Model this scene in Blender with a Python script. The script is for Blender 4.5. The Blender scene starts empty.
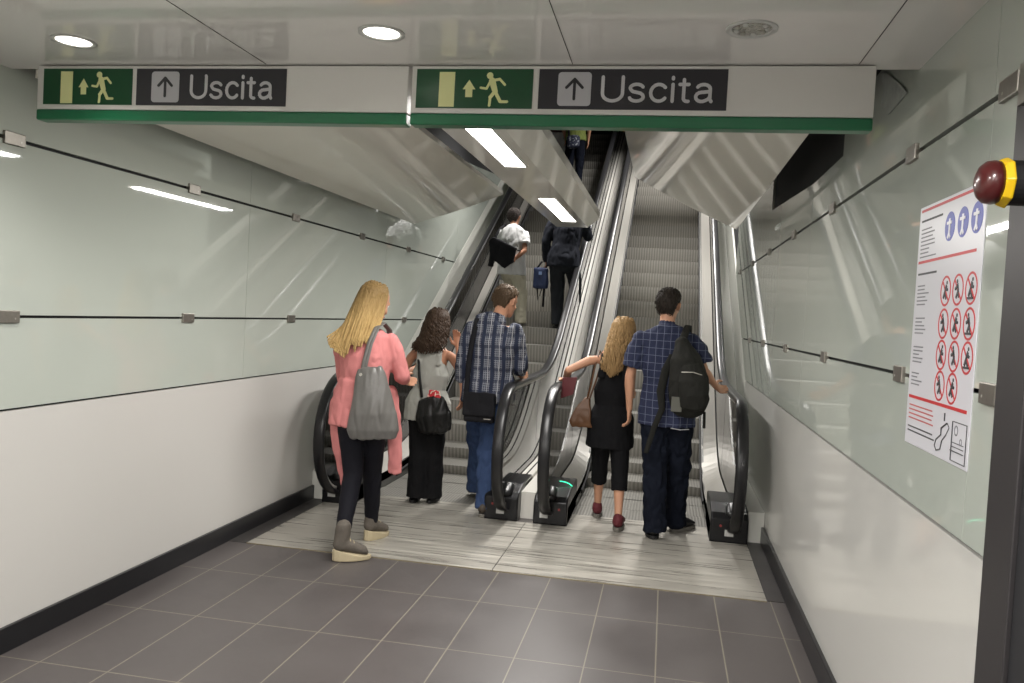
import bpy, bmesh, math, random
from mathutils import Vector, Matrix, noise
S = bpy.context.scene
C = S.collection
V = Vector
random.seed(7)

# ------------------------------------------------------------------ camera
EYE = 1.53
def cam_axes(yaw, pit, rol):
    f = V((-math.sin(yaw)*math.cos(pit), math.cos(yaw)*math.cos(pit), -math.sin(pit)))
    r = V((math.cos(yaw), math.sin(yaw), 0)); u = r.cross(f)
    return r*math.cos(rol)+u*math.sin(rol), -r*math.sin(rol)+u*math.cos(rol), f
cr, cu, cf = cam_axes(.1832, .0342, .0553)
cd = bpy.data.cameras.new('camera'); cam = bpy.data.objects.new('camera', cd); C.objects.link(cam)
cd.sensor_width = 36; cd.lens = 830.05*36/1024; cd.clip_start = .05
m3 = Matrix((cr, cu, -cf)).transposed().to_4x4(); m3.translation = (0, 0, EYE)
cam.matrix_world = m3
S.camera = cam
# ------------------------------------------------------------------ light and exposure
W = bpy.data.worlds.new('world'); S.world = W; W.use_nodes = True
W.node_tree.nodes['Background'].inputs[0].default_value = (.9, .95, 1, 1)
W.node_tree.nodes['Background'].inputs[1].default_value = .12
S.view_settings.view_transform = 'Standard'; S.view_settings.look = 'None'
S.view_settings.exposure = -0.28; S.view_settings.gamma = 1; S.view_settings.use_curve_mapping = False
def area(name, loc, sx, sy, power, color=(1, .97, .93), rot=(0, 0, 0), spread=math.pi):
    l = bpy.data.lights.new(name, 'AREA'); l.shape = 'RECTANGLE'; l.size = sx; l.size_y = sy
    l.energy = power; l.color = color; l.spread = spread
    o = bpy.data.objects.new(name, l); C.objects.link(o); o.location = loc; o.rotation_euler = rot
    return o
XL, XR = -2.642, .758
CEIL = 2.397
T = .5714
# downlights: front row in view, unseen rows behind put in for light from the rear
DOWN = [(-2.10, 2.60, 1), (-.947, 2.54, 1), (.191, 2.53, 0)] + [(x, y, 1) for y in (.9, -.8, -2.5, -4.2) for x in (-2.09, -.947, .191)]

# ------------------------------------------------------------------ materials
def M(name, col, rough=.5, metal=0, bump=0, bscale=50, var=0, vscale=8, coat=0, emit=None, estr=0, stretch=(1, 1, 1), ior=1.45, sheen=0, spec=.5):
    m = bpy.data.materials.new(name); m.use_nodes = True
    nt = m.node_tree; N = nt.nodes; L = nt.links; b = N['Principled BSDF']
    b.inputs['Base Color'].default_value = (*col, 1); b.inputs['Roughness'].default_value = rough
    b.inputs['Metallic'].default_value = metal; b.inputs['Specular IOR Level'].default_value = spec; b.inputs['IOR'].default_value = ior
    b.inputs['Coat Weight'].default_value = coat; b.inputs['Coat Roughness'].default_value = .03
    b.inputs['Sheen Weight'].default_value = sheen
    if emit: b.inputs['Emission Color'].default_value = (*emit, 1); b.inputs['Emission Strength'].default_value = estr
    tc = N.new('ShaderNodeTexCoord'); mp = N.new('ShaderNodeMapping'); mp.inputs['Scale'].default_value = stretch
    L.new(tc.outputs['Object'], mp.inputs['Vector'])
    nz = N.new('ShaderNodeTexNoise'); nz.inputs['Scale'].default_value = vscale; nz.inputs['Detail'].default_value = 5
    L.new(mp.outputs[0], nz.inputs['Vector'])
    v = max(var, .015)
    mx = N.new('ShaderNodeMix'); mx.data_type = 'RGBA'; mx.name = 'vary'
    mx.inputs[6].default_value = (*[c*(1-v) for c in col], 1); mx.inputs[7].default_value = (*[min(1, c*(1+v)) for c in col], 1)
    L.new(nz.outputs['Fac'], mx.inputs[0]); L.new(mx.outputs[2], b.inputs['Base Color'])
    if bump:
        n2 = N.new('ShaderNodeTexNoise'); n2.inputs['Scale'].default_value = bscale; n2.inputs['Detail'].default_value = 4
        L.new(mp.outputs[0], n2.inputs['Vector'])
        bp = N.new('ShaderNodeBump'); bp.inputs['Strength'].default_value = bump; bp.inputs['Distance'].default_value = .01
        L.new(n2.outputs['Fac'], bp.inputs['Height']); L.new(bp.outputs[0], b.inputs['Normal'])
    return m
class NT:
    def __init__(s, m): s.m = m; s.N = m.node_tree.nodes; s.L = m.node_tree.links; s.b = s.N['Principled BSDF']
    def val(s, x, sock):
        if hasattr(x, 'is_output'): s.L.new(x, sock)
        else: sock.default_value = x
    def math(s, op, a, b=0.0):
        n = s.N.new('ShaderNodeMath'); n.operation = op; s.val(a, n.inputs[0]); s.val(b, n.inputs[1]); return n.outputs[0]
    def xyz(s, which='Object'):
        t = s.N.new('ShaderNodeTexCoord'); x = s.N.new('ShaderNodeSeparateXYZ'); s.L.new(t.outputs[which], x.inputs[0]); return x.outputs
    def pos(s):
        t = s.N.new('ShaderNodeNewGeometry'); x = s.N.new('ShaderNodeSeparateXYZ'); s.L.new(t.outputs['Position'], x.inputs[0]); return x.outputs
    def line(s, c, period, width, off=0.0):           # 1 on thin lines every period
        f = s.math('FRACT', s.math('DIVIDE', s.math('ADD', c, off), period)); return s.math('LESS_THAN', f, width/period)
    def mix(s, f, a, b):
        n = s.N.new('ShaderNodeMix'); n.data_type = 'RGBA'; s.val(f, n.inputs[0])
        for x, i in ((a, 6), (b, 7)):
            if hasattr(x, 'is_output'): s.L.new(x, n.inputs[i])
            else: n.inputs[i].default_value = (*x, 1)
        return n.outputs[2]
    def noise(s, scale, stretch=(1, 1, 1), detail=4, which='Object'):
        t = s.N.new('ShaderNodeTexCoord'); mp = s.N.new('ShaderNodeMapping'); mp.inputs['Scale'].default_value = stretch
        n = s.N.new('ShaderNodeTexNoise'); n.inputs['Scale'].default_value = scale; n.inputs['Detail'].default_value = detail
        s.L.new(t.outputs[which], mp.inputs[0]); s.L.new(mp.outputs[0], n.inputs[0]); return n.outputs['Fac']
    def bump(s, h, strength=.3, dist=.01):
        n = s.N.new('ShaderNodeBump'); n.inputs['Strength'].default_value = strength; n.inputs['Distance'].default_value = dist
        s.L.new(h, n.inputs['Height']); s.L.new(n.outputs[0], s.b.inputs['Normal'])
    def color(s, c): s.L.new(c, s.b.inputs['Base Color'])

glass_panel = M('back painted glass', (.50, .535, .485), .03, ior=1.5, coat=.35, var=.03, vscale=1.2)
low_left = M('white laminate', (.61, .595, .57), .32, var=.02, vscale=1)
low_right = M('white gloss laminate', (.62, .61, .58), .09, coat=.2, var=.02, vscale=1)
ceil_m = M('gloss white ceiling metal', (.84, .815, .79), .07, coat=.12, bump=.006, bscale=1.5, ior=1.45)
wing_m = M('polished pale soffit metal', (.90, .875, .80), .06, metal=0, bump=.14, bscale=1.3, coat=.3, ior=1.5)
beam_m = M('pale soffit metal', (.92, .90, .84), .08, metal=0, bump=.06, bscale=2, coat=.5)
black = M('matt black', (.010, .010, .011), .6)
gap = M('black joint', (.008, .008, .008), .8)
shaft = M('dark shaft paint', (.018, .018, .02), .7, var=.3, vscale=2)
basebd = M('black skirting', (.014, .014, .016), .28, bump=.1, bscale=6)
steel = M('brushed steel', (.36, .345, .315), .45, metal=.25, var=.12, vscale=20, stretch=(1, .05, .05))
deck_m = M('satin deck aluminium', (.64, .62, .575), .42, metal=.1, var=.05, vscale=14, stretch=(1, .06, .06))
silver = M('bright silver', (.50, .48, .44), .38, metal=.6)
skirt_m = M('dark skirt metal', (.10, .10, .095), .35, metal=.7, var=.1)
rubber = M('black handrail rubber', (.012, .012, .013), .30, spec=.4)
newel_m = M('black newel plastic', (.008, .008, .009), .3, spec=.3)
clip_m = M('clip steel', (.30, .28, .25), .35, metal=.8, var=.15, vscale=60)
post_m = M('dark grey post', (.052, .048, .050), .45, metal=.4, var=.06)
post2_m = M('darker grey post', (.030, .030, .034), .5, metal=.3, var=.06)
sign_m = M('sign enamel', (.74, .715, .69), .25)
green_m = M('green sign edge', (.014, .15, .065), .3, coat=.15)
pgreen = M('pictogram green', (.012, .075, .03), .3)
pyel = M('photoluminescent yellow', (.80, .80, .40), .45)
dgrey = M('charcoal sign face', (.030, .028, .034), .45)
lgrey = M('grey sign lettering', (.62, .61, .63), .4)
lgrey2 = M('grey sign square', (.52, .51, .54), .4)
white_p = M('white print', (.66, .655, .70), .3)
red_p = M('red print', (.55, .035, .04), .4)
blue_p = M('blue print', (.10, .12, .45), .4)
ink = M('dark print', (.05, .05, .055), .5)
pale_ink = M('grey print', (.20, .20, .22), .5)
lamp_m = M('lit lamp panel', (1, 1, 1), .5, emit=(1, .97, .9), estr=9)
bulb_m = M('lit downlight glass', (1, 1, 1), .5, emit=(1, .95, .86), estr=6)
refl_m = M('downlight reflector', (.6, .58, .55), .12, metal=1, bump=.6, bscale=40)
ring_m = M('white ring', (.6, .6, .58), .35)
redcap = M('red translucent cap', (.07, .008, .008), .3, coat=.4)
yel_m = M('yellow collar', (.75, .48, .01), .35)
greenled = M('green indicator', (0, .8, .4), .4, emit=(.05, 1, .5), estr=2.5)
white_m = M('white cladding', (.68, .68, .63), .25, coat=.15)
sticker = M('grey sticker', (.45, .45, .43), .5, var=.3, vscale=90)
film_m = M('clear film', (.55, .58, .55), .12, coat=.5, var=.2, vscale=30)

def clearglass(name, tint):
    m = bpy.data.materials.new(name); m.use_nodes = True; N = m.node_tree.nodes; L = m.node_tree.links
    N.remove(N['Principled BSDF']); out = N['Material Output']
    t = N.new('ShaderNodeBsdfTransparent'); t.inputs[0].default_value = (*tint, 1)
    g = N.new('ShaderNodeBsdfGlossy'); g.inputs['Roughness'].default_value = .02
    lw = N.new('ShaderNodeFresnel'); lw.inputs[0].default_value = 1.6
    mx = N.new('ShaderNodeMixShader'); L.new(lw.outputs[0], mx.inputs[0]); L.new(t.outputs[0], mx.inputs[1]); L.new(g.outputs[0], mx.inputs[2])
    L.new(mx.outputs[0], out.inputs[0]); return m
glass_m = clearglass('balustrade glass', (.90, .93, .90))

# floor tiles
tile_m = M('grey violet porcelain tile', (.20, .18, .19), .42); n = NT(tile_m); p = n.pos()
gx = n.line(p[0], .3095, .006, -.351+.003+3.095*10); gy = n.line(p[1], .645, .006, -4.24+.003+64.5)
cell = n.noise(2.2, (1, 1, 1), 6); fine = n.noise(30, (1, 1, 1), 6)
base = n.mix(cell, (.060, .053, .051), (.112, .100, .096)); base = n.mix(n.math('MULTIPLY', fine, .35), base, (.10, .09, .092))
n.color(n.mix(n.math('MAXIMUM', gx, gy), base, (.21, .19, .15)))
ro = n.math('ADD', n.math('MULTIPLY', cell, .25), .28); n.L.new(ro, n.b.inputs['Roughness'])
n.bump(n.math('SUBTRACT', n.math('MULTIPLY', fine, .1), n.math('MAXIMUM', gx, gy)), .25, .003)
# metal landing plate, brushed across
plate_m = M('brushed landing plate', (.45, .43, .38), .42, metal=.35); n = NT(plate_m)
st = n.noise(14, (.12, 2.2, 1), 6); st2 = n.noise(60, (.05, 2.0, 1), 3); bl = n.noise(1.3, (1, 1, 1), 3)
st = n.math('MINIMUM', n.math('MAXIMUM', n.math('MULTIPLY', n.math('SUBTRACT', st, .36), 3.4), 0.0), 1.0); c = n.mix(st, (.33, .31, .275), (.53, .50, .445)); c = n.mix(n.math('MULTIPLY', st2, .35), c, (.5, .48, .43)); c = n.mix(n.math('MULTIPLY', bl, .45), c, (.30, .29, .26)); n.color(c)
n.L.new(n.math('ADD', n.math('MULTIPLY', st, .35), .22), n.b.inputs['Roughness']); n.bump(st2, .25, .002)
# comb and step metal, grooved
def groove(name, a, b_, period, rough=.45):
    m = M(name, a, rough, metal=.15); n = NT(m); p = n.xyz()
    w = n.math('SINE', n.math('MULTIPLY', p[0], 2*math.pi/period)); w = n.math('ADD', n.math('MULTIPLY', w, .5), .5)
    c = n.mix(w, a, b_); c = n.mix(n.math('MULTIPLY', n.noise(5), .5), c, tuple(x*.75 for x in b_)); n.color(c); n.bump(w, .5, .004); return m
tread_m = groove('grooved step tread', (.15, .145, .13), (.28, .27, .245), .024)
riser_m = groove('ribbed step riser', (.20, .19, .17), (.36, .345, .31), .036)

# ------------------------------------------------------------------ mesh helpers
def new_obj(name, me, mat, parent=None):
    o = bpy.data.objects.new(name, me); C.objects.link(o)
    if mat is not None:
        me.materials.clear(); me.materials.append(mat)
    if parent is not None:
        o.parent = parent
        wl = wloc(parent)
        for v in me.vertices: v.co -= wl
    return o
def wloc(o):
    l = V((0, 0, 0))
    while o is not None: l = l+o.location; o = o.parent
    return l
def tag(o, label=None, cat=None, group=None, kind=None):
    if label: o['label'] = label
    if cat: o['category'] = cat
    if group: o['group'] = group
    if kind: o['kind'] = kind
    return o
def thing(name, loc, label, cat, group=None):
    o = bpy.data.objects.new(name, None); o.empty_display_size = .1; C.objects.link(o); o.location = loc
    return tag(o, label, cat, group)
def copy_tree(o, off, parent=None):
    c = o.copy(); C.objects.link(c)
    if parent is None: c.location = o.location+V(off)
    else: c.parent = parent
    for ch in list(o.children): copy_tree(ch, off, c)
    return c
class B:
    def __init__(s): s.bm = bmesh.new()
    def box(s, x0, x1, y0, y1, z0, z1, bev=0):
        r = bmesh.ops.create_cube(s.bm, size=1)
        bmesh.ops.scale(s.bm, vec=(x1-x0, y1-y0, z1-z0), verts=r['verts'])
        bmesh.ops.translate(s.bm, vec=((x0+x1)/2, (y0+y1)/2, (z0+z1)/2), verts=r['verts'])
        if bev:
            es = list({e for v in r['verts'] for e in v.link_edges}); bmesh.ops.bevel(s.bm, geom=es, offset=bev, segments=2, affect='EDGES', profile=.6)
        return s
    def prism(s, pts, d):           # closed polygon of 3D points, extruded by vector d
        d = V(d); a = [s.bm.verts.new(p) for p in pts]; b = [s.bm.verts.new(V(p)+d) for p in pts]; n = len(pts)
        try: s.bm.faces.new(a)
        except ValueError: pass
        s.bm.faces.new(b[::-1])
        for i in range(n): s.bm.faces.new((a[i], b[i], b[(i+1) % n], a[(i+1) % n]))
        return s
    def strip(s, path, offs):       # cross-section polygon offs [(dx,dz)] swept along path [(x,y,z)] keeping x/z axes
        rings = [[s.bm.verts.new((p[0]+o[0], p[1], p[2]+o[1])) for o in offs] for p in path]; n = len(offs)
        for a, b in zip(rings, rings[1:]):
            for i in range(n): s.bm.faces.new((a[i], a[(i+1) % n], b[(i+1) % n], b[i]))
        s.bm.faces.new(rings[0][::-1]); s.bm.faces.new(rings[-1]); return s
    def sweep_yz(s, path, prof):    # profile (x, n) swept along a path in a YZ plane, n along the path normal
        rings = []
        for i, p in enumerate(path):
            p = V(p); t = (V(path[min(i+1, len(path)-1)])-V(path[max(i-1, 0)])).normalized(); nn = V((0, -t.z, t.y))
            rings.append([s.bm.verts.new(p+V((a, 0, 0))+nn*b) for a, b in prof])
        n = len(prof)
        for a, b in zip(rings, rings[1:]):
            for i in range(n): s.bm.faces.new((a[i], a[(i+1) % n], b[(i+1) % n], b[i]))
        s.bm.faces.new(rings[0][::-1]); s.bm.faces.new(rings[-1]); return s
    def tube(s, pts, rad, n=14, ref=None, cap=True):   # rad: r or (a,b); a along ref
        pts = [V(p) for p in pts]; R = [(r, r) if not isinstance(r, tuple) else r for r in rad]
        if cap:
            m0 = cap != 'end'
            t0 = (pts[1]-pts[0]).normalized(); t1 = (pts[-1]-pts[-2]).normalized()
            h0 = min(R[0]); h1 = min(R[-1]); c0 = []; c1 = []
            for k in (.97, .75, .4):
                q = math.sqrt(1-k*k); c0.append((pts[0]-t0*h0*k, (R[0][0]*q, R[0][1]*q))); c1.append((pts[-1]+t1*h1*k, (R[-1][0]*q, R[-1][1]*q)))
            pts = ([x[0] for x in c0] if m0 else [])+pts+[x[0] for x in c1[::-1]]; R = ([x[1] for x in c0] if m0 else [])+R+[x[1] for x in c1[::-1]]
        rings = []; u = None
        for i, p in enumerate(pts):
            t = (pts[min(i+1, len(pts)-1)]-pts[max(i-1, 0)]).normalized()
            if u is None:
                u = V(ref) if ref is not None else (V((1, 0, 0)) if abs(t.x) < .9 else V((0, 1, 0)))
            elif ref is not None: u = V(ref)
            u = (u-t*u.dot(t)).normalized(); w = t.cross(u)
            rings.append([s.bm.verts.new(p+u*R[i][0]*math.cos(2*math.pi*k/n)+w*R[i][1]*math.sin(2*math.pi*k/n)) for k in range(n)])
        for a, b in zip(rings, rings[1:]):
            for i in range(n): s.bm.faces.new((a[i], a[(i+1) % n], b[(i+1) % n], b[i]))
        s.bm.faces.new(rings[0][::-1]); s.bm.faces.new(rings[-1]); return s
    def rings(s, rr):               # closed rings of points
        R = [[s.bm.verts.new(p) for p in r] for r in rr]; n = len(rr[0])
        for a, b in zip(R, R[1:]):
            for i in range(n): s.bm.faces.new((a[i], a[(i+1) % n], b[(i+1) % n], b[i]))
        s.bm.faces.new(R[0][::-1]); s.bm.faces.new(R[-1]); return s
    def ball(s, c, r, sub=2):
        q = bmesh.ops.create_icosphere(s.bm, subdivisions=sub, radius=1)
        r = r if isinstance(r, tuple) else (r, r, r)
        bmesh.ops.scale(s.bm, vec=r, verts=q['verts']); bmesh.ops.translate(s.bm, vec=c, verts=q['verts']); return s
    def cyl(s, a, b, r, n=24, r2=None):
        return s.tube([a, b], [r, r if r2 is None else r2], n, cap=False)
    def mesh(s, smooth=False):
        bmesh.ops.recalc_face_normals(s.bm, faces=s.bm.faces)
        me = bpy.data.meshes.new('m'); s.bm.to_mesh(me); s.bm.free()
        if smooth: me.polygons.foreach_set('use_smooth', [True]*len(me.polygons))
        return me
    def make(s, name, mat, parent=None, smooth=False): return new_obj(name, s.mesh(smooth), mat, parent)
    def blob(s, name, mat, parent, voxel=.007, sm=3, wr=0, wsc=14, wst=(1, 1, .45), seed=0):   # fuse into one continuous surface
        me = s.mesh(); o = bpy.data.objects.new('t', me); C.objects.link(o)
        a = o.modifiers.new('r', 'REMESH'); a.mode = 'VOXEL'; a.voxel_size = voxel; a.adaptivity = 0
        if sm: q = o.modifiers.new('s', 'SMOOTH'); q.factor = .5; q.iterations = sm
        dg = bpy.context.evaluated_depsgraph_get(); dg.update()
        m2 = bpy.data.meshes.new_from_object(o.evaluated_get(dg)); bpy.data.objects.remove(o)
        if wr:
            nn = [v.normal.copy() for v in m2.vertices]
            for v, q in zip(m2.vertices, nn):
                p = V((v.co.x*wst[0], v.co.y*wst[1], v.co.z*wst[2]))*wsc+V((seed*3.1, seed, 0))
                d = noise.noise(p)+.5*noise.noise(p*2.1)
                v.co += q*(abs(d)*1.4-.35)*wr
        m2.polygons.foreach_set('use_smooth', [True]*len(m2.polygons))
        return new_obj(name, m2, mat, parent)
def add_bevel(o, w=.004, seg=2):
    b = o.modifiers.new('bevel', 'BEVEL'); b.width = w; b.segments = seg; b.limit_method = 'ANGLE'; return o
def struct(name, b, mat): return tag(b.make(name, mat), kind='structure')

# ------------------------------------------------------------------ the corridor shell
def seamz(y): return 1.0+T*(y-8.1)
def qramp(y, y0, a, b):           # flat, then smooth bend, then 30 degree climb whose line starts at y0
    if y <= a: return 0
    if y >= b: return T*(y-y0)
    return T*(y-a)**2/(2*(b-a))
def Nz(y): return qramp(y, 7.6, 7.05, 8.15)
def Rz(y): return 1.0+qramp(y, 8.1, 7.5, 8.7)
def Dz(y): return .20+qramp(y, 7.85, 7.3, 8.4)
YEND = 17.2
struct('floor', B().box(XL-.1, XR+.1, -6, 6.33, -.15, 0), tile_m)
struct('ceiling', B().box(XL-.1, XR+.12, -6, 2.93, CEIL, CEIL+.12), ceil_m)
sm = B()
for x in (-1.51, -.373, .56): sm.box(x-.001, x+.001, -6, 2.868, CEIL-.0015, CEIL+.01)
for y in (-2.2, -.6, 1.0): sm.box(XL, XR, y-.002, y+.002, CEIL-.0015, CEIL+.01)
struct('trim_1', sm, gap)
struct('wall_back', B().box(XL-.1, XR+.1, -6.1, -6, -.1, 2.5), low_left)
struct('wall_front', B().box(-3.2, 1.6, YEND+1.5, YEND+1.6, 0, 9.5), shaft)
def side_wall(name, x, sgn, top_pts, low_mat, seams):
    # dark backing, lower white panel, glass panels with a gap at each joint, climbing cladding under the seam line
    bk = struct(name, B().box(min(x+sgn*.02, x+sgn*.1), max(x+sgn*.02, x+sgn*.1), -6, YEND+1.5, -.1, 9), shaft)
    def slab(pts, mat, nm, th=.02):
        return B().prism([(x, p[0], p[1]) for p in pts], (sgn*th, 0, 0)).make(nm, mat, bk)
    g = .006
    slab([(-6, 0), (8.1, 0), (8.1, 1.012), (-6, 1.012)], low_mat, 'lower_panel')
    ysplit = [-6]+seams
    def zt(y): 
        for (a, za), (b, zb) in zip(top_pts, top_pts[1:]):
            if a <= y <= b: return za+(zb-za)*(y-a)/(b-a)
        return top_pts[-1][1]
    for zb, ztp in ((1.022, 1.396), (1.408, 2.113), (2.128, 99)):
        for a, b in zip(ysplit, ysplit[1:]):
            # clip against the climbing seam z >= seamz(y)
            def yc(z): return 8.1+(z-1.0)/T
            t2 = ztp
            pts = []
            a2, b2 = a+.0015, b-.0015
            if ztp == 99:
                if a2 > yc(2.128) and seamz(a2) > zt(a2): continue
                ys = [a2]+[q[0] for q in top_pts if a2 < q[0] < b2]+[b2]
                top = [(y+(1e-4 if k else 0), zt(y+(1e-4 if k else 0))) for k, y in enumerate(ys)]
                bot = [(b2, max(zb, seamz(b2)+.008)), (a2, max(zb, seamz(a2)+.008))]
                if seamz(a2) < zb < seamz(b2): bot.insert(1, (yc(zb), zb))
                top = [t for t in top if t[1] > seamz(t[0])+.01]
                if len(top) < 2: continue
                pts = top+bot
            else:
                if a2 >= yc(ztp): continue
                pts = [(a2, ztp)]
                if b2 < yc(ztp): pts += [(b2, ztp)]
                else: pts += [(yc(ztp)-.012, ztp)]
                if b2 > yc(zb):
                    if b2 < yc(ztp): pts += [(b2, seamz(b2)+.008)]
                    if a2 < yc(zb): pts += [(yc(zb), zb)]
                    else: pts += [(a2, seamz(a2)+.008)]
                else: pts += [(b2, zb)]
                if a2 < yc(zb): pts += [(a2, zb)]
            slab(pts, glass_panel, 'glass_panel')
    # climbing cladding below the seam
    slab([(8.103, .0), (YEND, .0), (YEND, seamz(YEND)-.004), (8.103, seamz(8.103)-.004)], white_m, 'stair_cladding')
    return bk
wl = side_wall('wall_left', XL, -1, [(-6, 2.395), (2.93, 2.395), (2.931, 2.55), (7.9, 2.55), (7.901, 3.4), (12.4, 3.4), (12.401, 3.6), (YEND, 3.6)], low_left, [.99, 2.30, 4.893, 7.5, 10.1, 12.7, YEND])
wr = side_wall('wall_right', XR, 1, [(-6, 2.395), (2.93, 2.395), (2.931, 2.56), (4.1, 2.56), (4.101, 2.345), (6.84, 2.345), (6.841, 3.4), (YEND, 3.4)], low_right, [.99, 2.24, 4.893, 7.5, 10.1, 12.7, YEND])
def clip(wall, x, sgn, y, z, w=.055, hgt=.026):
    b = B().box(x-.012, x+.012, y-w, y+w, z-hgt, z+hgt, .003)
    o = b.make('glass_clip', clip_m, wall)
    B().cyl((x-sgn*.0125, y+w*.55, z-hgt*.3), (x-sgn*.010, y+w*.55, z-hgt*.3), .004, 10).make('screw', silver, o)
for y in (-.95, .36, 1.65, 2.95, 4.25, 5.545, 6.855, 8.17, 9.5): clip(wl, XL, -1, y, 2.121)
for y in (-.95, .36, 1.65, 2.95, 4.24, 5.54, 6.85, 8.14): clip(wl, XL, -1, y, 1.402)
for y in (1.62, 2.13, 2.92, 4.25, 5.5, 6.80, 8.12, 9.45): clip(wr, XR, 1, y, 2.121)
for y in (1.55, 2.12, 2.89, 4.22, 5.56, 6.85, 7.95): clip(wr, XR, 1, y, 1.402, .05)
struct('baseboard_left', B().box(XL, XL+.02, -6, 6.1, 0, .108, .004), basebd)
struct('baseboard_right', B().box(XR-.02, XR, 1.0, 6.05, 0, .12, .004), basebd)
# dark margins beside the landing plates
struct('trim_2', B().box(XL+.02, -2.503, 4.775, 6.15, 0, .004), M('dark margin metal', (.075, .07, .068), .45, metal=.4, var=.2, vscale=10))
struct('trim_3', B().box(.645, XR-.02, 4.79, 6.05, 0, .004), bpy.data.materials['dark margin metal'])
# plenum and climbing shaft roof, dark
pl = B().box(-3.0, 1.3, 2.93, 8.9, 3.62, 3.7).box(-3.0, 1.3, 2.93, 2.97, CEIL+.12, 3.7)
pl.prism([(-3.0, 8.9, 3.62), (-3.0, YEND+1.5, 3.62+T*(YEND-7.4)), (-3.0, YEND+1.5, 3.8+T*(YEND-7.4)), (-3.0, 8.9, 3.8)], (4.4, 0, 0))
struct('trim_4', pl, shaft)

# soffit wings and central beam
def wing(name, a, b, label):      # a: outer (x,z)  b: inner (x,z)
    W_ = B(); y0, y1 = 2.96, 8.05; pts = []
    k = 10
    for i in range(k+1):
        s_ = i/k; bow = -.012*math.sin(math.pi*s_); pts.append((a[0]+(b[0]-a[0])*s_, a[1]+(b[1]-a[1])*s_+bow))
    sec = pts+[(p[0], p[1]+.035) for p in pts[::-1]]
    r = [[(x, y, z) for x, z in sec] for y in (y0, y1)]
    o = W_.rings(r).make(name, wing_m); 
    return tag(o, kind='structure')
wing('ceiling_left', (-2.56, 2.37), (-1.66, 2.69), '')
wing('ceiling_right', (.585, 2.425), (-.386, 2.89), '')
bm_ = B().rings([[(-1.235, y, 2.50), (-1.125, y, 2.40), (-.815, y, 2.40), (-.705, y, 2.495), (-.705, y, 2.56), (-1.235, y, 2.56)] for y in (2.96, 8.1)])
struct('ceiling_middle', bm_, beam_m)
def strip_lamp(x, y0, y1, z, label, power=62):
    t = thing('ceiling_strip_lamp', (x, (y0+y1)/2, z), label, 'ceiling lamp')
    hw = .064
    B().box(x-hw, x+hw, y0, y1, z-.004, z-.002).make('lit_panel', lamp_m, t)
    f = B().box(x-hw-.006, x-hw, y0-.006, y1+.006, z-.006, z).box(x+hw, x+hw+.006, y0-.006, y1+.006, z-.006, z).box(x-hw, x+hw, y0-.006, y0, z-.006, z).box(x-hw, x+hw, y1, y1+.006, z-.006, z)
    f.make('frame', ring_m, t)
    area('lamp_light', (x, (y0+y1)/2, z-.012), .12, y1-y0, power)
strip_lamp(-.937, 3.35, 4.86, 2.40, 'long lit rectangular lamp flush in the central soffit just behind the exit sign')
strip_lamp(-.937, 6.15, 7.60, 2.40, 'lit rectangular lamp near the far end of the central soffit above the suited man')
# unseen lamps added in the shaft roof to light the climbing flights
def roofz(y): return 3.62+T*(y-8.9)
for i, (x, y, pw) in enumerate([(-.15, 10.4, 78), (-.15, 13.0, 120), (-1.8, 9.9, 38)]):
    t = thing('added_shaft_lamp', (x, y, roofz(y)-.05), ('unseen lamp added above the right flight, lower one', 'unseen lamp added above the right flight, upper one', 'unseen lamp added above the left flight')[i], 'ceiling lamp')
    B().box(x-.35, x+.35, y-.1, y+.1, roofz(y)-.09, roofz(y)-.07).make('lit_panel', lamp_m, t)
    B().box(x-.37, x+.37, y-.12, y+.12, roofz(y)-.069, roofz(y)+.06).make('housing', black, t)
    area('added_shaft_light', (x, y, roofz(y)-.11), .6, .18, pw, spread=2.3)

# recessed downlights
for i, (x, y, on) in enumerate(DOWN):
    if i < 3: lab = ('lit round downlight over the left exit sign, nearest the left wall', 'lit round downlight in front of the middle of the exit signs', 'unlit round downlight with bare reflector over the right exit sign')[i]
    else: lab = 'unseen recessed downlight behind the viewpoint, %s row from the signs, %s' % (('first', 'second', 'third', 'fourth')[(i-3)//3], ('by the left wall', 'along the middle', 'by the right wall')[(i-3) % 3])
    t = thing('downlight', (x, y, CEIL), lab, 'ceiling lamp', None if i < 3 else 'unseen downlights behind the viewpoint')
    r = .062; n = 32
    sec = [(r+.012, 0), (r+.012, -.005), (r-.002, -.004), (r-.006, 0)]
    B().rings([[(x+q*math.cos(a), y+q*math.sin(a), CEIL+z) for q, z in sec] for a in [2*math.pi*k/n for k in range(n+1)]]).make('ring', ring_m, t, True)
    B().cyl((x, y, CEIL-.0012), (x, y, CEIL-.0006), r-.004, 32).make('reflector', bulb_m if on else refl_m, t)
    if on:
        B().ball((x+.01, y+.01, CEIL-.002), (.03, .03, .012)).make('bulb', bulb_m, t, True)
        l = bpy.data.lights.new('down', 'SPOT'); l.energy = 32 if i < 3 else 84; l.color = (1, .965, .93); l.spot_size = 2.3 if i < 3 else 3.08; l.spot_blend = .9 if i < 3 else .35; l.shadow_soft_size = .07
        o = bpy.data.objects.new('downlight_glow', l); C.objects.link(o); o.location = (x, y, CEIL-.03)
    else:
        for k in range(9):
            a = k*.7; B().ball((x+.045*math.cos(a), y+.045*math.sin(a), CEIL-.003), (.009, .009, .006), 1).make('facet', silver if k % 2 else ring_m, t, True)

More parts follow.
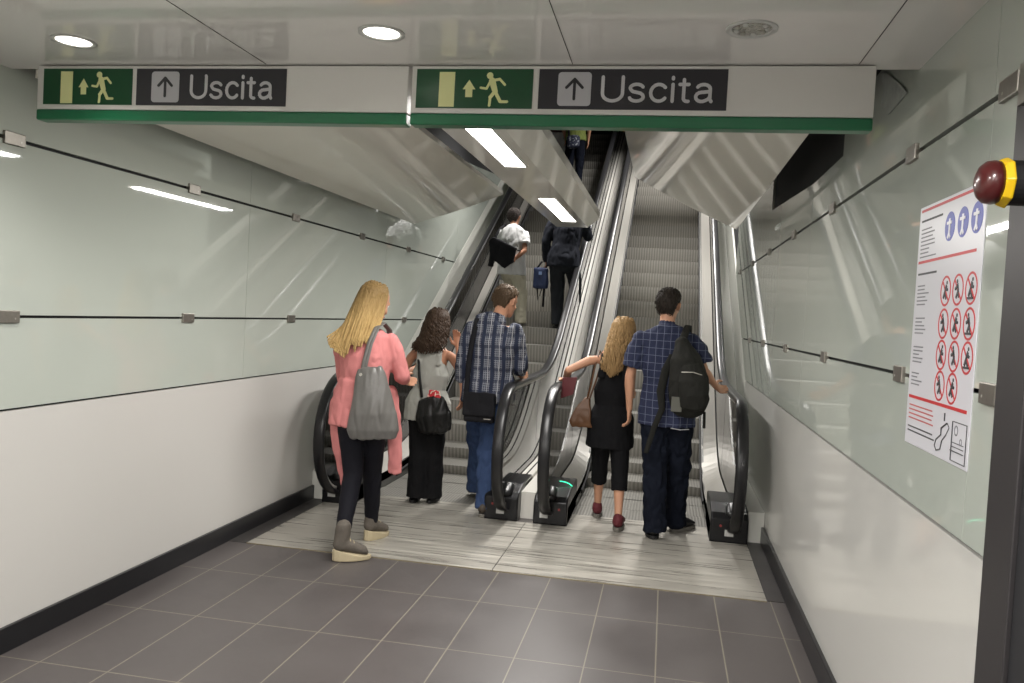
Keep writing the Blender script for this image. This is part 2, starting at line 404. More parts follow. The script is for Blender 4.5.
# ------------------------------------------------------------------ exit signs
def text_mesh(txt, size, mat, parent, x, y, z, rot=(math.pi/2, 0, 0), name='lettering', width=None, th=.0012):
    cu_ = bpy.data.curves.new('t', 'FONT'); cu_.body = txt; cu_.size = size; cu_.extrude = th; cu_.offset = .0025*size/.1
    o = bpy.data.objects.new('t', cu_); C.objects.link(o); dg = bpy.context.evaluated_depsgraph_get(); dg.update()
    me = bpy.data.meshes.new_from_object(o.evaluated_get(dg)); bpy.data.objects.remove(o)
    xs = [v.co.x for v in me.vertices]
    k = width/(max(xs)-min(xs)) if width else 1
    R = Matrix.Rotation(rot[2], 4, 'Z') @ Matrix.Rotation(rot[0], 4, 'X')
    for v in me.vertices: v.co = R @ V(((v.co.x-min(xs))*k, v.co.y, v.co.z))+V((x, y, z))
    return new_obj(name, me, mat, parent)
def poly(parent, name, mat, pts, y, th=.002):
    return B().prism([(a, y, b) for a, b in pts], (0, -th, 0)).make(name, mat, parent)
def limb(b, p, q, w, y, th=.002, w2=None):
    p, q = V((p[0], p[1])), V((q[0], q[1])); d = (q-p).normalized(); nn = V((-d.y, d.x)); w2 = w if w2 is None else w2
    b.prism([(p.x+nn.x*w, y, p.y+nn.y*w), (q.x+nn.x*w2, y, q.y+nn.y*w2), (q.x-nn.x*w2, y, q.y-nn.y*w2), (p.x-nn.x*w, y, p.y-nn.y*w)], (0, -th, 0))
    b.lk = getattr(b, 'lk', 0)+1; y -= .00012*b.lk
    for c, r in ((p, w), (q, w2)):
        y -= .00005; b.prism([(c.x+r*math.cos(a*math.pi/5), y, c.y+r*math.sin(a*math.pi/5)) for a in range(10)], (0, -th, 0))
def arc(cx, cz, rx, rz, a0, a1, n=10): return [(cx+rx*math.cos(math.radians(a0+(a1-a0)*k/n)), cz+rz*math.sin(math.radians(a0+(a1-a0)*k/n))) for k in range(n+1)]
GLYPH = dict(U=([[(0, 1), (0, .32)]+arc(.30, .32, .30, .32, 180, 360)[1:]+[(.60, 1)]], .60),
    s=([arc(.215, .535, .195, .165, 20, 180, 8)+[(.05, .47), (.10, .40), (.33, .33), (.40, .26)]+arc(.215, .165, .205, .165, 10, -165, 8)], .43),
    c=([arc(.24, .35, .24, .35, 40, 320, 14)], .44), i=([[(0, 0), (0, .70)], [(0, .93), (0, .99)]], .02),
    t=([[(.10, .90), (.10, .14)]+arc(.22, .12, .12, .12, 180, 280, 5), [(-.02, .70), (.025, .70)], [(.175, .70), (.24, .70)]], .25),
    a=([arc(.22, .52, .19, .18, 155, 0, 8)+[(.41, .10), (.45, .0)], [(.41, .42), (.2, .38)]+arc(.17, .19, .17, .19, 90, 300, 8)+[(.36, .10), (.41, .2)]], .46))
def word(t, txt, x, z, width, y, mat, capz=.094):
    sw = .062; gapw = .15; tot = sum(GLYPH[c][1] for c in txt)+gapw*1.35*(len(txt)-1); k = width/tot; kz = capz
    for c in txt:
        strokes, w = GLYPH[c]; b = B(); b.lk = 0
        for st_ in strokes:
            for p, q in zip(st_, st_[1:]): limb(b, (x+p[0]*k, z+p[1]*kz*.86), (x+q[0]*k, z+q[1]*kz*.86), sw*kz*.98, y, .0015)
        b.make('letter', mat, t); x += (w+gapw*1.35)*k
def exit_sign(x0, x1, gx0, gx1, dx0, dx1, label, tx0, tw):
    YS = 2.872; z0, z1 = 2.183, 2.392
    t = thing('exit_sign', ((x0+x1)/2, YS, z0), label, 'sign')
    add_bevel(B().box(x0, x1, YS, YS+.055, z0+.042, z1).make('sign_body', sign_m, t), .003)
    add_bevel(B().box(x0, x1, YS-.003, YS+.058, z0, z0+.041).make('green_edge', green_m, t), .006)
    pz0, pz1 = z0+.060, z1-.012
    y = YS-.0005
    B().box(gx0, gx1, YS-.003, YS, pz0, pz1).make('pictogram_plate', pgreen, t)
    w = gx1-gx0; h = pz1-pz0; y = YS-.003
    P_ = lambda u, v: (gx0+u*w, pz0+v*h)
    b = B(); b.prism([(P_(u, v)[0], y, P_(u, v)[1]) for u, v in ((.2, .03), (.335, .03), (.335, .92), (.2, .92))], (0, -.0015, 0)); b.make('door_symbol', pyel, t)
    b = B(); b.prism([(P_(u, v)[0], y, P_(u, v)[1]) for u, v in ((.43, .28), (.49, .28), (.49, .48), (.515, .48), (.46, .72), (.405, .48), (.43, .48))], (0, -.0015, 0)); b.make('up_arrow', pyel, t)
    b = B(); L = lambda a, c, q, q2=None: limb(b, P_(*a), P_(*c), q*h, y, .0015, None if q2 is None else q2*h)
    hc = P_(.635, .83); b.prism([(hc[0]+.085*h*math.cos(a*math.pi/8), y, hc[1]+.085*h*math.sin(a*math.pi/8)) for a in range(16)], (0, -.0015, 0))
    L((.655, .70), (.685, .42), .085, .07); L((.65, .70), (.72, .74), .035); L((.72, .74), (.765, .60), .032)
    L((.64, .68), (.61, .50), .032); L((.61, .50), (.56, .52), .03)
    L((.685, .42), (.73, .18), .045); L((.73, .17), (.79, .17), .035); L((.68, .42), (.645, .28), .045); L((.645, .28), (.64, .07), .035)
    b.make('running_figure', pyel, t)
    B().box(dx0, dx1, YS-.003, YS, pz0, pz1).make('word_plate', dgrey, t)
    q = h*.84; cx = dx0+h*.40+ (.11*(dx1-dx0) if dx1-dx0 < 5 else 0); cz = (pz0+pz1)/2
    k = q/2; rr = .012; rp = []
    for (sx, sz, a0) in ((1, 1, 0), (-1, 1, 90), (-1, -1, 180), (1, -1, 270)):
        for a in range(0, 91, 22): rp.append((cx+sx*(k-rr)+rr*math.cos(math.radians(a0+a)), cz+sz*(k-rr)+rr*math.sin(math.radians(a0+a))))
    poly(t, 'arrow_square', lgrey2, rp, y, .0015)
    b = B(); u = k
    limb(b, (cx, cz-.6*u), (cx, cz+.5*u), .085*u, y-.0015); limb(b, (cx, cz+.58*u), (cx-.48*u, cz+.08*u), .085*u, y-.0015); limb(b, (cx, cz+.58*u), (cx+.48*u, cz+.08*u), .085*u, y-.0015)
    b.make('arrow', dgrey, t)
    word(t, 'Uscita', tx0, cz-.0395, tw, y, lgrey)
    return t
exit_sign(-2.473, -.962, -2.443, -2.059, -2.040, -1.428, 'left of the two white exit signs with green lower edge, hung by the left wall', -1.81, .325)
exit_sign(-.948, .615, -.929, -.508, -.487, .150, 'right of the two white exit signs with green lower edge, hung over the right escalator', -.265, .365)

# ------------------------------------------------------------------ escalators
NOSE = [(6.70, .002), (7.08, .002), (7.47, .085), (7.85, .188), (8.21, .37)]
y_, z_ = 8.58, .57
while y_ < YEND-.4: NOSE.append((y_, z_)); y_ += .35; z_ += .2
def ys_range(a, b, n): return [a+(b-a)*i/(n-1) for i in range(n)]
def esc_path(x):
    P_ = []
    for a in range(-80, -271, -10):
        A = math.radians(a); P_.append((x, 6.06+.44*math.cos(A) if True else 0, .54+.46*math.sin(A)))
    P_ = [(x, 6.06+.43*math.sin(0), 0)]*0+P_
    # from the base (bottom), round the front, to the top
    for y in (6.5, 7.0, 7.4, 7.6, 7.8, 8.0, 8.2, 8.4, 8.6, 8.8, 10, 12, 14, YEND): P_.append((x, y, Rz(y)))
    return P_
def escalator(xa, xb, sa, sb, label, wallside, ledside):
    t = thing('escalator', ((xa+xb)/2, 6.0, 0), label, 'escalator', None)
    xc = (sa+sb)/2; w = sb-sa
    # steps: one mesh pair, copied
    me_t = None
    for i, (y, z) in enumerate(NOSE):
        nxt = NOSE[i+1] if i+1 < len(NOSE) else (y+.35, z+.2)
        h = min(.24, max(.06, z-(NOSE[i-1][1] if i else 0)+.03)); d = .40
        if i < 6 or me_t is None:
            tb = B().box(-w/2+.003, w/2-.003, 0, d, -.02, 0)
            me = tb.mesh(); me.materials.append(tread_m)
            rb = B(); pr = []
            for k in range(7):
                s_ = k/6; pr.append((.0+.035*s_**2, -.001-h*s_))
            pr += [(.06, -h-.001), (.06, -.001)]
            rb.prism([(-w/2+.004, a-.003, b) for a, b in pr], (w-.008, 0, 0)); mr = rb.mesh(); mr.materials.append(riser_m)
            if i >= 5: me_t, me_r = me, mr
        else: me, mr = me_t, me_r
        so = bpy.data.objects.new('step', me); C.objects.link(so); so.parent = t; so.location = V((xc, y, z))-wloc(t)
        ro_ = bpy.data.objects.new('riser', mr); C.objects.link(ro_); ro_.parent = so
    # landing: comb plate
    cb = B().prism([(sa, 6.36, .004), (sa, 6.64, .006), (sa, 6.70, .001), (sa, 6.70, -.03), (sa, 6.36, -.03)], (w, 0, 0)); cb.make('comb_plate', tread_m, t)
    for x, side in ((xa, 1), (xb, -1)):     # side: direction of the steps
        si = sa if side == 1 else sb        # skirt line
        path = esc_path(x)
        prof = [(.040*math.cos(a)*(1 if abs(math.cos(a)) > .5 else 1), .020*math.sin(a)) for a in [2*math.pi*k/16 for k in range(16)]]
        prof = [(math.copysign(abs(math.cos(a))**.7, math.cos(a))*.041, math.copysign(abs(math.sin(a))**.8, math.sin(a))*.019) for a in [2*math.pi*k/18 for k in range(18)]]
        B().sweep_yz(path, prof).make('handrail', rubber, t, True)
        def inset(k):
            out = []
            for i, p in enumerate(path):
                tt = (V(path[min(i+1, len(path)-1)])-V(path[max(i-1, 0)])).normalized(); nn = V((0, -tt.z, tt.y)); out.append(tuple(V(p)+nn*k))
            return out
        ip = inset(-.031) if (V((0, 0, 1))).dot(V((0, -(V(path[25])-V(path[24])).z, (V(path[25])-V(path[24])).y))) > 0 else inset(.031)
        B().sweep_yz(ip, [(.016, -.012), (.016, .012), (-.016, .012), (-.016, -.012)]).make('handrail_guide', silver, t, True)
        # glass
        gp = inset(-.04); gp = [p for p in gp if p[2] > Dz(p[1])-.05]
        low = [(x, y, Dz(y)-.03) for y in (YEND, 14, 12, 10, 8.8, 8.4, 8.2, 8.0, 7.8, 7.6, 7.4, 7.0, 6.5, 6.15)]
        gb = B(); xs = x-.005
        top = [p for p in gp if p[1] > 6.15 and p[2] > .6]; 
        gb2 = [(xs, p[1], p[2]) for p in gp if not (p[2] < .4 and p[1] > 6.1)]+[(xs, y, z) for _, y, z in low]
        gb.prism(gb2, (.010, 0, 0)); bmesh.ops.triangulate(gb.bm, faces=[f for f in gb.bm.faces if len(f.verts) > 4]); gb.make('glass_balustrade', glass_m, t)
        for yj in (7.35, 8.6, 10.2, 11.8, 13.4): B().box(x-.0055, x+.0055, yj, yj+.004, Dz(yj)-.02, Rz(yj)-.045).make('glass_joint', gap, t)
        # newel base
        out = x-side*.105; inn = si
        lo, hi = min(out, inn), max(out, inn)
        nb = B().prism([(lo, 5.97, 0), (lo, 5.97, .17), (lo, 6.02, .205), (lo, 6.20, .24), (lo, 6.62, .235), (lo, 6.62, 0)], (hi-lo, 0, 0)).make('newel_base', newel_m, t); add_bevel(nb, .012, 3)
        B().box(x-.055, x+.005, 5.966, 5.9705, .05, .095).make('sticker', sticker, nb)
        B().cyl((x-side*-.085, 5.9695, .12), (x-side*-.085, 5.965, .12), .009, 12).make('button', M('red button', (.25, .03, .03), .3) if 'red button' not in bpy.data.materials else bpy.data.materials['red button'], nb)
        B().tube([(x, 6.0, .20), (x, 6.10, .235)], [(.055, .03), (.05, .03)], 14).make('handrail_inlet', rubber, nb, True)
        # skirt beside the steps
        yy = [6.0, 6.6, 7.0, 7.4, 7.7, 8.0, 8.3, 8.6, YEND]
        B().strip([(si, y, 0) for y in yy], []) if False else None
        sk = B(); th = -side*.02
        rings = [[(si, y, Nz(y)-.25 if y > 7.0 else -.05), (si, y, Nz(y)+.13), (si+th, y, Nz(y)+.13), (si+th, y, Nz(y)-.25 if y > 7.0 else -.05)] for y in yy]
        sk.rings(rings).make('skirt', skirt_m, t)
        # brush line
        B().rings([[(si+side*.012, y, Nz(y)+.04), (si+side*.012, y, Nz(y)+.065), (si, y, Nz(y)+.07), (si, y, Nz(y)+.035)] for y in yy[2:]]).make('brush', black, t)
        # inner deck, sloping from skirt up to the glass
        yd = [6.25]+[6.55+.1*k for k in range(26)]+[YEND]
        g0 = x+side*.012
        B().rings([[(si, y, Nz(y)+.132), (g0, y, Dz(y)+.03), (g0, y, Dz(y)-.05), (si, y, Nz(y)+.06)] for y in yd]).make('inner_deck', steel, t)
        # outer deck
        g1 = x-side*.012; o1 = out
        B().rings([[(g1, y, Dz(y)+.03), (o1, y, Dz(y)+.03), (o1, y, Dz(y)-.12), (g1, y, Dz(y)-.12)] for y in yd]).make('outer_deck', deck_m, t)
        for kx in (.45,):
            xx = g1+(o1-g1)*kx; B().rings([[(xx-.006, y, Dz(y)+.0305), (xx+.006, y, Dz(y)+.0305), (xx+.006, y, Dz(y)+.033), (xx-.006, y, Dz(y)+.033)] for y in yd]).make('deck_groove', gap, t)
        if ledside == side or ledside == 2:
            r = []
            for k in range(9):
                s_ = k/8; r.append((x+side*(.05+.09*s_), 6.24+.05*math.sin(math.pi*s_*.9), .275-.03*s_))
            B().tube(r, [(.006, .003)]*9, 8).make('direction_light', greenled, t)
    # floor plate in front
    return t
e1 = escalator(-2.42, -1.10, -2.27, -1.25, 'left escalator carrying the plaid-shirt man and two men higher up', -1, -1)
e2 = escalator(-.775, .54, -.63, .385, 'right escalator with empty climbing steps, beside the right wall', 1, 1)
# landing plates
for xa, xb, lab, pa, pb in ((-2.50, -.932, 'brushed metal landing plate in front of the left escalator', -2.27, -1.25), (-.926, .64, 'brushed metal landing plate in front of the right escalator', -.63, .385)):
    b = B().box(xa, xb, 4.775, 5.965, 0, .005).box(pa+.002, pb-.002, 5.965, 6.358, 0, .005)
    o = b.make('landing_plate', plate_m); tag(o, lab, 'floor plate')
    f = B().box(xa, xb, 4.768, 4.775, 0, .0055); f.make('edge_strip', M('brass edge', (.30, .26, .18), .4, metal=.6), o)
# white fillers between outer decks and walls
def filler(name, x0, x1, lab):
    yd = [6.05, 6.6, 7.0, 7.3, 7.6, 7.9, 8.2, 8.5, 8.8, YEND]
    o = B().rings([[(x0, y, 0), (x1, y, 0), (x1, y, Dz(y)+.02), (x0, y, Dz(y)+.02)] for y in yd]).make(name, white_m); tag(o, kind='structure')
filler('trim_5', .646, XR-.001, ''); filler('trim_6', XL+.001, -2.526, '')
# dark pit under everything between the flights
struct('trim_7', B().rings([[(-.994, y, 0), (-.881, y, 0), (-.881, y, Dz(y)+.0), (-.994, y, Dz(y)+.0)] for y in (6.1, 6.6, 7.3, 7.6, 7.9, 8.2, 8.6, YEND)]), deck_m)

# ------------------------------------------------------------------ right wall fittings
def safety_poster():
    x = XR-.003
    t = thing('safety_poster', (x, 2.51, 1.20), 'white safety notice with red prohibition circles on the right glass wall', 'poster')
    y0, y1, z0, z1 = 2.235, 2.785, 1.197, 1.925       # y1 is the far (left in view) edge
    add_bevel(B().box(x, x+.003, y0, y1, z0, z1).make('board', white_p, t), .002)
    xx = x-.0008
    def Q(u, v): return (y1-(y1-y0)*u, z1-(z1-z0)*v)    # u right, v down as read
    def bar(u0, u1, v, th, mat, b=None):
        own = b is None; b = b or B(); (ya, z) = Q(u0, v); (yb, _) = Q(u1, v)
        b.box(xx, x, min(ya, yb), max(ya, yb), z-th/2, z+th/2)
        if own: b.make('rule', mat, t)
    bar(.03, .96, .018, .008, red_p); bar(.03, .92, .235, .008, red_p); bar(.03, .95, .80, .009, red_p)
    def disc(u, v, r, mat, nm, fill=True, th=.18):
        y, z = Q(u, v); n = 28
        if fill:
            B().prism([(x, y+r*math.cos(a*2*math.pi/n), z+r*math.sin(a*2*math.pi/n)) for a in range(n)], (-.0008, 0, 0)).make(nm, mat, t); return
        B().rings([[(x-.0008*q, y+rr*math.cos(a), z+rr*math.sin(a)) for rr, q in ((r, 0), (r, 1), (r*(1-th), 1), (r*(1-th), 0))] for a in [2*math.pi*k/n for k in range(n+1)]]).make(nm, mat, t)
    def stroke(b, p, q, w): # p,q in (y,z)
        p, q = V(p), V(q); d = (q-p).normalized(); nn = V((-d.y, d.x))*w; b.lk = getattr(b, 'lk', 0)+1
        b.prism([(x, *(p+nn)), (x, *(q+nn)), (x, *(q-nn)), (x, *(p-nn))], (-.0008-.0004*(b.lk % 6), 0, 0))
    b = B(); random.seed(3)
    bar(.04, .40, .062, .006, ink); bar(.04, .36, .285, .006, ink)
    def lines(k0, n_, dv, w0, w1, mat, nm, th=.004):
        for k in range(n_):
            b = B(); bar(.05, .05+w0+w1*random.random(), k0+dv*k, th, mat, b); b.make(nm, mat, t)
    lines(.098, 8, .0165, .14, .16, pale_ink, 'print_line')
    for k0, n_ in ((.335, 6), (.47, 5), (.59, 5), (.70, 4)): lines(k0, n_, .0155, .10, .10, pale_ink, 'print_line')
    lines(.835, 4, .018, .32, .12, M('faded red print', (.5, .12, .12), .5), 'red_print_line')
    lines(.925, 2, .018, .40, .08, ink, 'black_print_line')
    for i, u in enumerate((.525, .715, .90)):
        disc(u, .12, .041, blue_p, 'mandatory_sign')
        bb = B(); y, z = Q(u, .12); c = V((y, z)); stroke(bb, c+V((0, .022)), c+V((0, -.02)), .006); stroke(bb, c+V((0, -.016)), c+V((.010, -.032)), .004); stroke(bb, c+V((0, -.016)), c+V((-.010, -.032)), .004); stroke(bb, c+V((.018, .01)), c+V((-.018, .01)), .004)
        bb.make('figure', white_p, t).location.x -= .001
    rows = [(.367, (.53, .71, .89)), (.492, (.53, .71, .895)), (.612, (.53, .72, .90)), (.73, (.54, .725))]
    kk = 0
    for v, us in rows:
        for u in us:
            v_ = v
            y, z = Q(u, v_); c = V((y, z)); bb = B(); kk += 1
            s_ = -1 if kk % 2 else 1
            stroke(bb, c+V((s_*.006, .016)), c+V((-s_*.004, -.004)), .006); stroke(bb, c+V((-s_*.004, -.004)), c+V((s_*.010, -.022)), .004); stroke(bb, c+V((-s_*.004, -.004)), c+V((-s_*.014, -.020)), .004); stroke(bb, c+V((0, .01)), c+V((s_*.018, .002)), .0035)
            if kk % 3 == 0: stroke(bb, c+V((-.02, -.025)), c+V((.02, -.025)), .003)
            hc = c+V((s_*.008, .023)); bb.prism([(x, hc.x+.0055*math.cos(a), hc.y+.0055*math.sin(a)) for a in [k*math.pi/4 for k in range(8)]], (-.0007, 0, 0))
            bb.make('figure', ink, t)
            disc(u, v_, .043, red_p, 'prohibition_ring', False, .14)
            bb = B(); d = V((.027, .027)); stroke(bb, c+V((d.x, d.y)), c-V((d.x, d.y)), .0025); bb.make('slash', red_p, t)
    # small line drawing of a staircase chain and a certificate box, bottom right
    b = B(); pts = [(.56, .975), (.53, .96), (.55, .935), (.62, .91), (.62, .885), (.70, .86), (.73, .875), (.69, .905), (.64, .93), (.62, .965), (.56, .975)]
    for p, q in zip(pts, pts[1:]): stroke(b, Q(*p), Q(*q), .0015)
    stroke(b, Q(.66, .825), Q(.66, .855), .0012); b.make('line_drawing', ink, t)
    b = B()
    for p, q in (((.78, .845), (.97, .845)), ((.97, .845), (.97, .985)), ((.97, .985), (.78, .985)), ((.78, .985), (.78, .845)), ((.77, .95), (.94, .95)), ((.77, .92), (.94, .92)), ((.77, .935), (.94, .935))): stroke(b, Q(*p), Q(*q), .001)
    b.make('stamp_box', ink, t); disc(.83, .875, .014, pale_ink, 'stamp', False, .3); disc(.90, .91, .009, pale_ink, 'stamp', False, .3)
safety_poster()
t = thing('door_post', (.74, 1.9, 0), 'dark grey metal post standing against the right wall in the foreground', 'post')
add_bevel(B().box(.713, .757, 1.83, 1.975, 0, 2.118).make('frame', post_m, t), .003)
add_bevel(B().box(.722, .757, 1.30, 1.828, 0, 2.118).make('leaf', post2_m, t), .003)
B().box(.7045, .713, 1.86, 1.95, 2.03, 2.118).make('top_bracket', clip_m, t)
# emergency push button
bx = thing('emergency_button', (.70, 1.87, 1.853), 'red domed button with yellow collar and black housing on the dark post', 'button')
def yy(c, r, n=30): return [(c, 1.87+r*math.cos(a*2*math.pi/n), 1.853+r*math.sin(a*2*math.pi/n)) for a in range(n)]
B().rings([yy(.662, .040), yy(.668, .046), yy(.69, .046), yy(.7125, .046)]).make('housing', black, bx, False)
add_bevel(B().rings([yy(.650, .047, 8), yy(.664, .052, 8), yy(.668, .052, 8)]).make('collar', yel_m, bx), .002)
B().rings([yy(.652, .043), yy(.640, .0455), yy(.626, .043), yy(.616, .034), yy(.610, .02), yy(.608, .004)]).make('dome', redcap, bx, True)
# scrap of clear film stuck over the gap beside the sign
fb = B(); pts = [(3.44, 2.53), (3.36, 2.515), (3.10, 2.39), (3.04, 2.35), (3.27, 2.335), (3.33, 2.37), (3.41, 2.40), (3.37, 2.46)]
fb.prism([(XR-.006, a, b) for a, b in pts], (.002, .004, 0)); tag(fb.make('film_scrap', film_m), 'torn scrap of clear plastic film on the right wall beside the exit sign', 'plastic film')

# ------------------------------------------------------------------ people
skin = M('skin', (.52, .27, .17), .5, var=.08, vscale=12); skin2 = M('tanned skin', (.42, .20, .12), .5, var=.08)
eye_m = M('eye', (.6, .6, .58), .2); iris = M('iris', (.05, .03, .02), .2); lip = M('lips', (.45, .16, .13), .45)
def fabric(name, col, bump=.25, var=.12, rough=.85, vs=9, sheen=0): return M(name, col, rough, bump=bump, bscale=260, var=var, vscale=vs, sheen=sheen, spec=.12)
def hairmat(name, root, tip, zr=None):
    m = M(name, root, .62, var=.2, stretch=(1, 1, .08), vscale=90, bump=.5, bscale=120, ior=1.3); n = NT(m)
    nz = n.noise(110, (1, 1, .07), 3)
    c = n.mix(nz, root, tip)
    if zr:
        z = n.xyz()[2]; f = n.math('MINIMUM', n.math('MAXIMUM', n.math('DIVIDE', n.math('SUBTRACT', z, zr[0]), zr[1]-zr[0]), 0.0), 1.0)
        c = n.mix(n.math('MULTIPLY', f, .75), c, tuple(x*.45 for x in root))
    n.color(c); return m

def head_frame(c, yaw, pitch, roll=0):      # yaw>0 turns to the right (+x), pitch>0 bows forward
    f = V((math.sin(yaw)*math.cos(pitch), math.cos(yaw)*math.cos(pitch), -math.sin(pitch)))
    r = V((math.cos(yaw), -math.sin(yaw), 0)); u = r.cross(f)
    r, u = r*math.cos(roll)-u*math.sin(roll), u*math.cos(roll)+r*math.sin(roll)
    return lambda x, y, z: V(c)+r*x+f*y+u*z
HEAD = [(0, .022, .088, .045), (.05, .036, .094, .0), (.14, .048, .096, -.030), (.25, .058, .095, -.058), (.36, .066, .094, -.076), (.5, .072, .093, -.092), (.63, .076, .090, -.099), (.76, .074, .082, -.097), (.87, .062, .064, -.083), (.95, .042, .040, -.058), (1.0, .014, .010, -.022)]
SHORT = [(.16, .047, -.040, -.068), (.27, .062, -.038, -.088), (.38, .073, -.030, -.100), (.5, .080, -.012, -.108), (.62, .084, .030, -.112), (.74, .083, .072, -.110), (.86, .072, .080, -.097), (.96, .050, .055, -.070), (1.03, .018, .012, -.025)]
def prof(B_, F, rows, s, n=20, scale=1.0):
    H = .225*s; rr = []
    for t_, w, f, b in rows:
        cy = (f+b)/2*s; hd = (f-b)/2*s
        rr.append([F(w*s*scale*math.cos(a), cy+hd*scale*math.sin(a), (t_-.5)*H*scale) for a in [2*math.pi*k/n for k in range(n)]])
    B_.rings(rr)
def add_head(B_, F, s):
    prof(B_, F, HEAD, s)
    H = .225*s; z = lambda t_: (t_-.5)*H
    B_.tube([F(0, .088*s, z(.52)), F(0, .104*s, z(.40)), F(0, .108*s, z(.34)), F(0, .092*s, z(.30))], [.007*s, .010*s, .012*s, .008*s], 10)   # nose
    for q in (-1, 1):
        B_.tube([F(q*.073*s, -.004*s, z(.33)), F(q*.081*s, -.010*s, z(.42)), F(q*.084*s, -.016*s, z(.52)), F(q*.078*s, -.006*s, z(.56))], [(.008*s, .006*s), (.010*s, .007*s), (.011*s, .007*s), (.008*s, .006*s)], 8)  # ears
        B_.ball(F(q*.034*s, .078*s, z(.575)), .0135*s, 2)   # brow
        B_.ball(F(q*.036*s, .066*s, z(.34)), .021*s, 2)   # cheek
def face_parts(root, F, s, voxel):
    H = .225*s; z = lambda t_: (t_-.5)*H
    for q in (-1, 1):
        e = B().ball(F(q*.032*s, .0825*s, z(.5)), .0085*s).make('eye', eye_m, root, True)
        B().ball(F(q*.032*s, .0872*s, z(.5)), .0045*s, 1).make('iris', iris, e, True)
    B().tube([F(-.022*s, .092*s, z(.19)), F(0, .0985*s, z(.195)), F(.022*s, .092*s, z(.19))], [.004*s, .0065*s, .004*s], 8).make('mouth', lip, root, True)
def add_hand(B_, wrist, d, side_dir, curl=.5, s=1.0, thumb=1):
    """d: pointing direction of the palm; side_dir: across the palm toward the thumb; fingers curl toward palm normal"""
    d = V(d).normalized(); a = V(side_dir); a = (a-d*a.dot(d)).normalized(); nrm = d.cross(a)*thumb    # palm faces nrm
    w = V(wrist)
    B_.tube([w-d*.02*s, w+d*.01*s, w+d*.045*s, w+d*.085*s], [(.026*s, .019*s), (.028*s, .017*s), (.038*s, .015*s), (.039*s, .012*s)], 14, ref=a)
    for k, (off, L) in enumerate(((.030, .072), (.0105, .080), (-.010, .074), (-.029, .058))):
        p = w+d*(.086-(.004 if k == 3 else 0))*s+a*off*s; ang = curl*(.55+.08*k); pts = [p-d*.012*s, p]; rr = [.0095*s, .0092*s]; cd_ = d
        for q, f in enumerate((.45, .32, .23)):
            cd_ = (cd_*math.cos(ang)+nrm*math.sin(ang)).normalized(); 
            cur = cd_; p = p+cur*L*f*s; pts.append(p); rr.append((.0088-.0008*q)*s)
            # rotate frame
            nrm2 = (nrm*math.cos(ang*(q+1))-d*math.sin(ang*(q+1)))
            cd_ = (d*math.cos(ang*(q+1))+nrm*math.sin(ang*(q+1)))
        B_.tube(pts, rr, 9)
    tb = w+d*.022*s+a*.026*s
    t1 = tb+(d*.6+a*.75+nrm*.25).normalized()*.034*s; t2 = t1+(d*.9+a*.25+nrm*.35).normalized()*.030*s; t3 = t2+(d*.95+nrm*.3).normalized()*.022*s
    B_.tube([tb, t1, t2, t3], [.0135*s, .012*s, .0105*s, .0085*s], 9)
def shoe(root, heel, dirv, L, um, som, w=.045, high=0, name='shoe', wedge=0, pitch=0):
    d = V((dirv[0], dirv[1], 0)).normalized(); a = V((-d.y, d.x, 0)); h = V(heel)+V((0, 0, .0055)); dz = math.sin(pitch)
    def P_(y, z): return h+d*y*math.cos(pitch)+V((0, 0, z))+V((0, 0, (L-y)*dz if pitch else 0))
    th = .022
    b = B(); n = 16
    out = []
    for k in range(n):
        t_ = 2*math.pi*k/n; yv = L/2+math.cos(t_)*L/2; hw = w*(.80+.22*math.sin(math.pi*min(1, max(0, (yv/L)))**1.0) if True else 1)*abs(math.sin(t_))**.75*(1 if math.sin(t_) > 0 else -1)
        out.append((yv, hw))
    rr = []
    for zz, sc in ((0, .97), (.006, 1.0), (th, 1.0), (th+.004, .96)):
        rr.append([P_(yv*sc+L*(1-sc)/2, zz+(wedge*max(0, 1-yv/(L*.7)) if zz > .01 else 0))+a*hw*sc for yv, hw in out])
    so = b
    u = B(); wz = lambda yv: wedge*max(0, 1-yv/(L*.7))
    pts = [(.035, .045), (.07, .048), (.13, .042), (.19, .030), (L-.035, .020)]
    u.tube([P_(y, th+z+wz(y)*.9) for y, z in pts], [(w*.80, .040), (w*.86, .042), (w*.90, .036), (w*.92, .026), (w*.72, .016)], 14, ref=a)
    top = .085+high
    u.tube([P_(.05, th+.04+wz(.05)), P_(.06, top+wz(.05))], [(.040, .048), (.038+high*.05, .046)], 14, ref=a)
    uo = u.blob(name, um, root, .006, 2, .002, 30)
    so.rings(rr).make('sole', som, uo, False)
    if high or name == 'sneaker':
        for k in range(4):
            y = .10+.022*k; B().tube([P_(y, th+.083-k*.009+wz(y)*.8)-a*.024, P_(y, th+.094-k*.010+wz(y)*.8), P_(y, th+.083-k*.009+wz(y)*.8)+a*.024], [.0035]*3, 6).make('lace', som, uo, True)
    return uo
def lerp(a, b, t_): return V(a)+(V(b)-V(a))*t_
def arm(B_, sh, el, wr_, g, k=1.0, hand=None, s=1.0):
    B_.tube([V(sh)-V((0, 0, .022)), lerp(sh, el, .3), lerp(sh, el, .7), el], [.040*g*k, .046*g*k, .039*g*k, .036*g*k], 12)
    B_.tube([el, lerp(el, wr_, .25), lerp(el, wr_, .7), wr_], [.037*g*k, .039*g*k, .029*g*k, .024*g*k], 12)
    if hand: add_hand(B_, wr_, hand[0], hand[1], hand[2], s, hand[3] if len(hand) > 3 else 1)
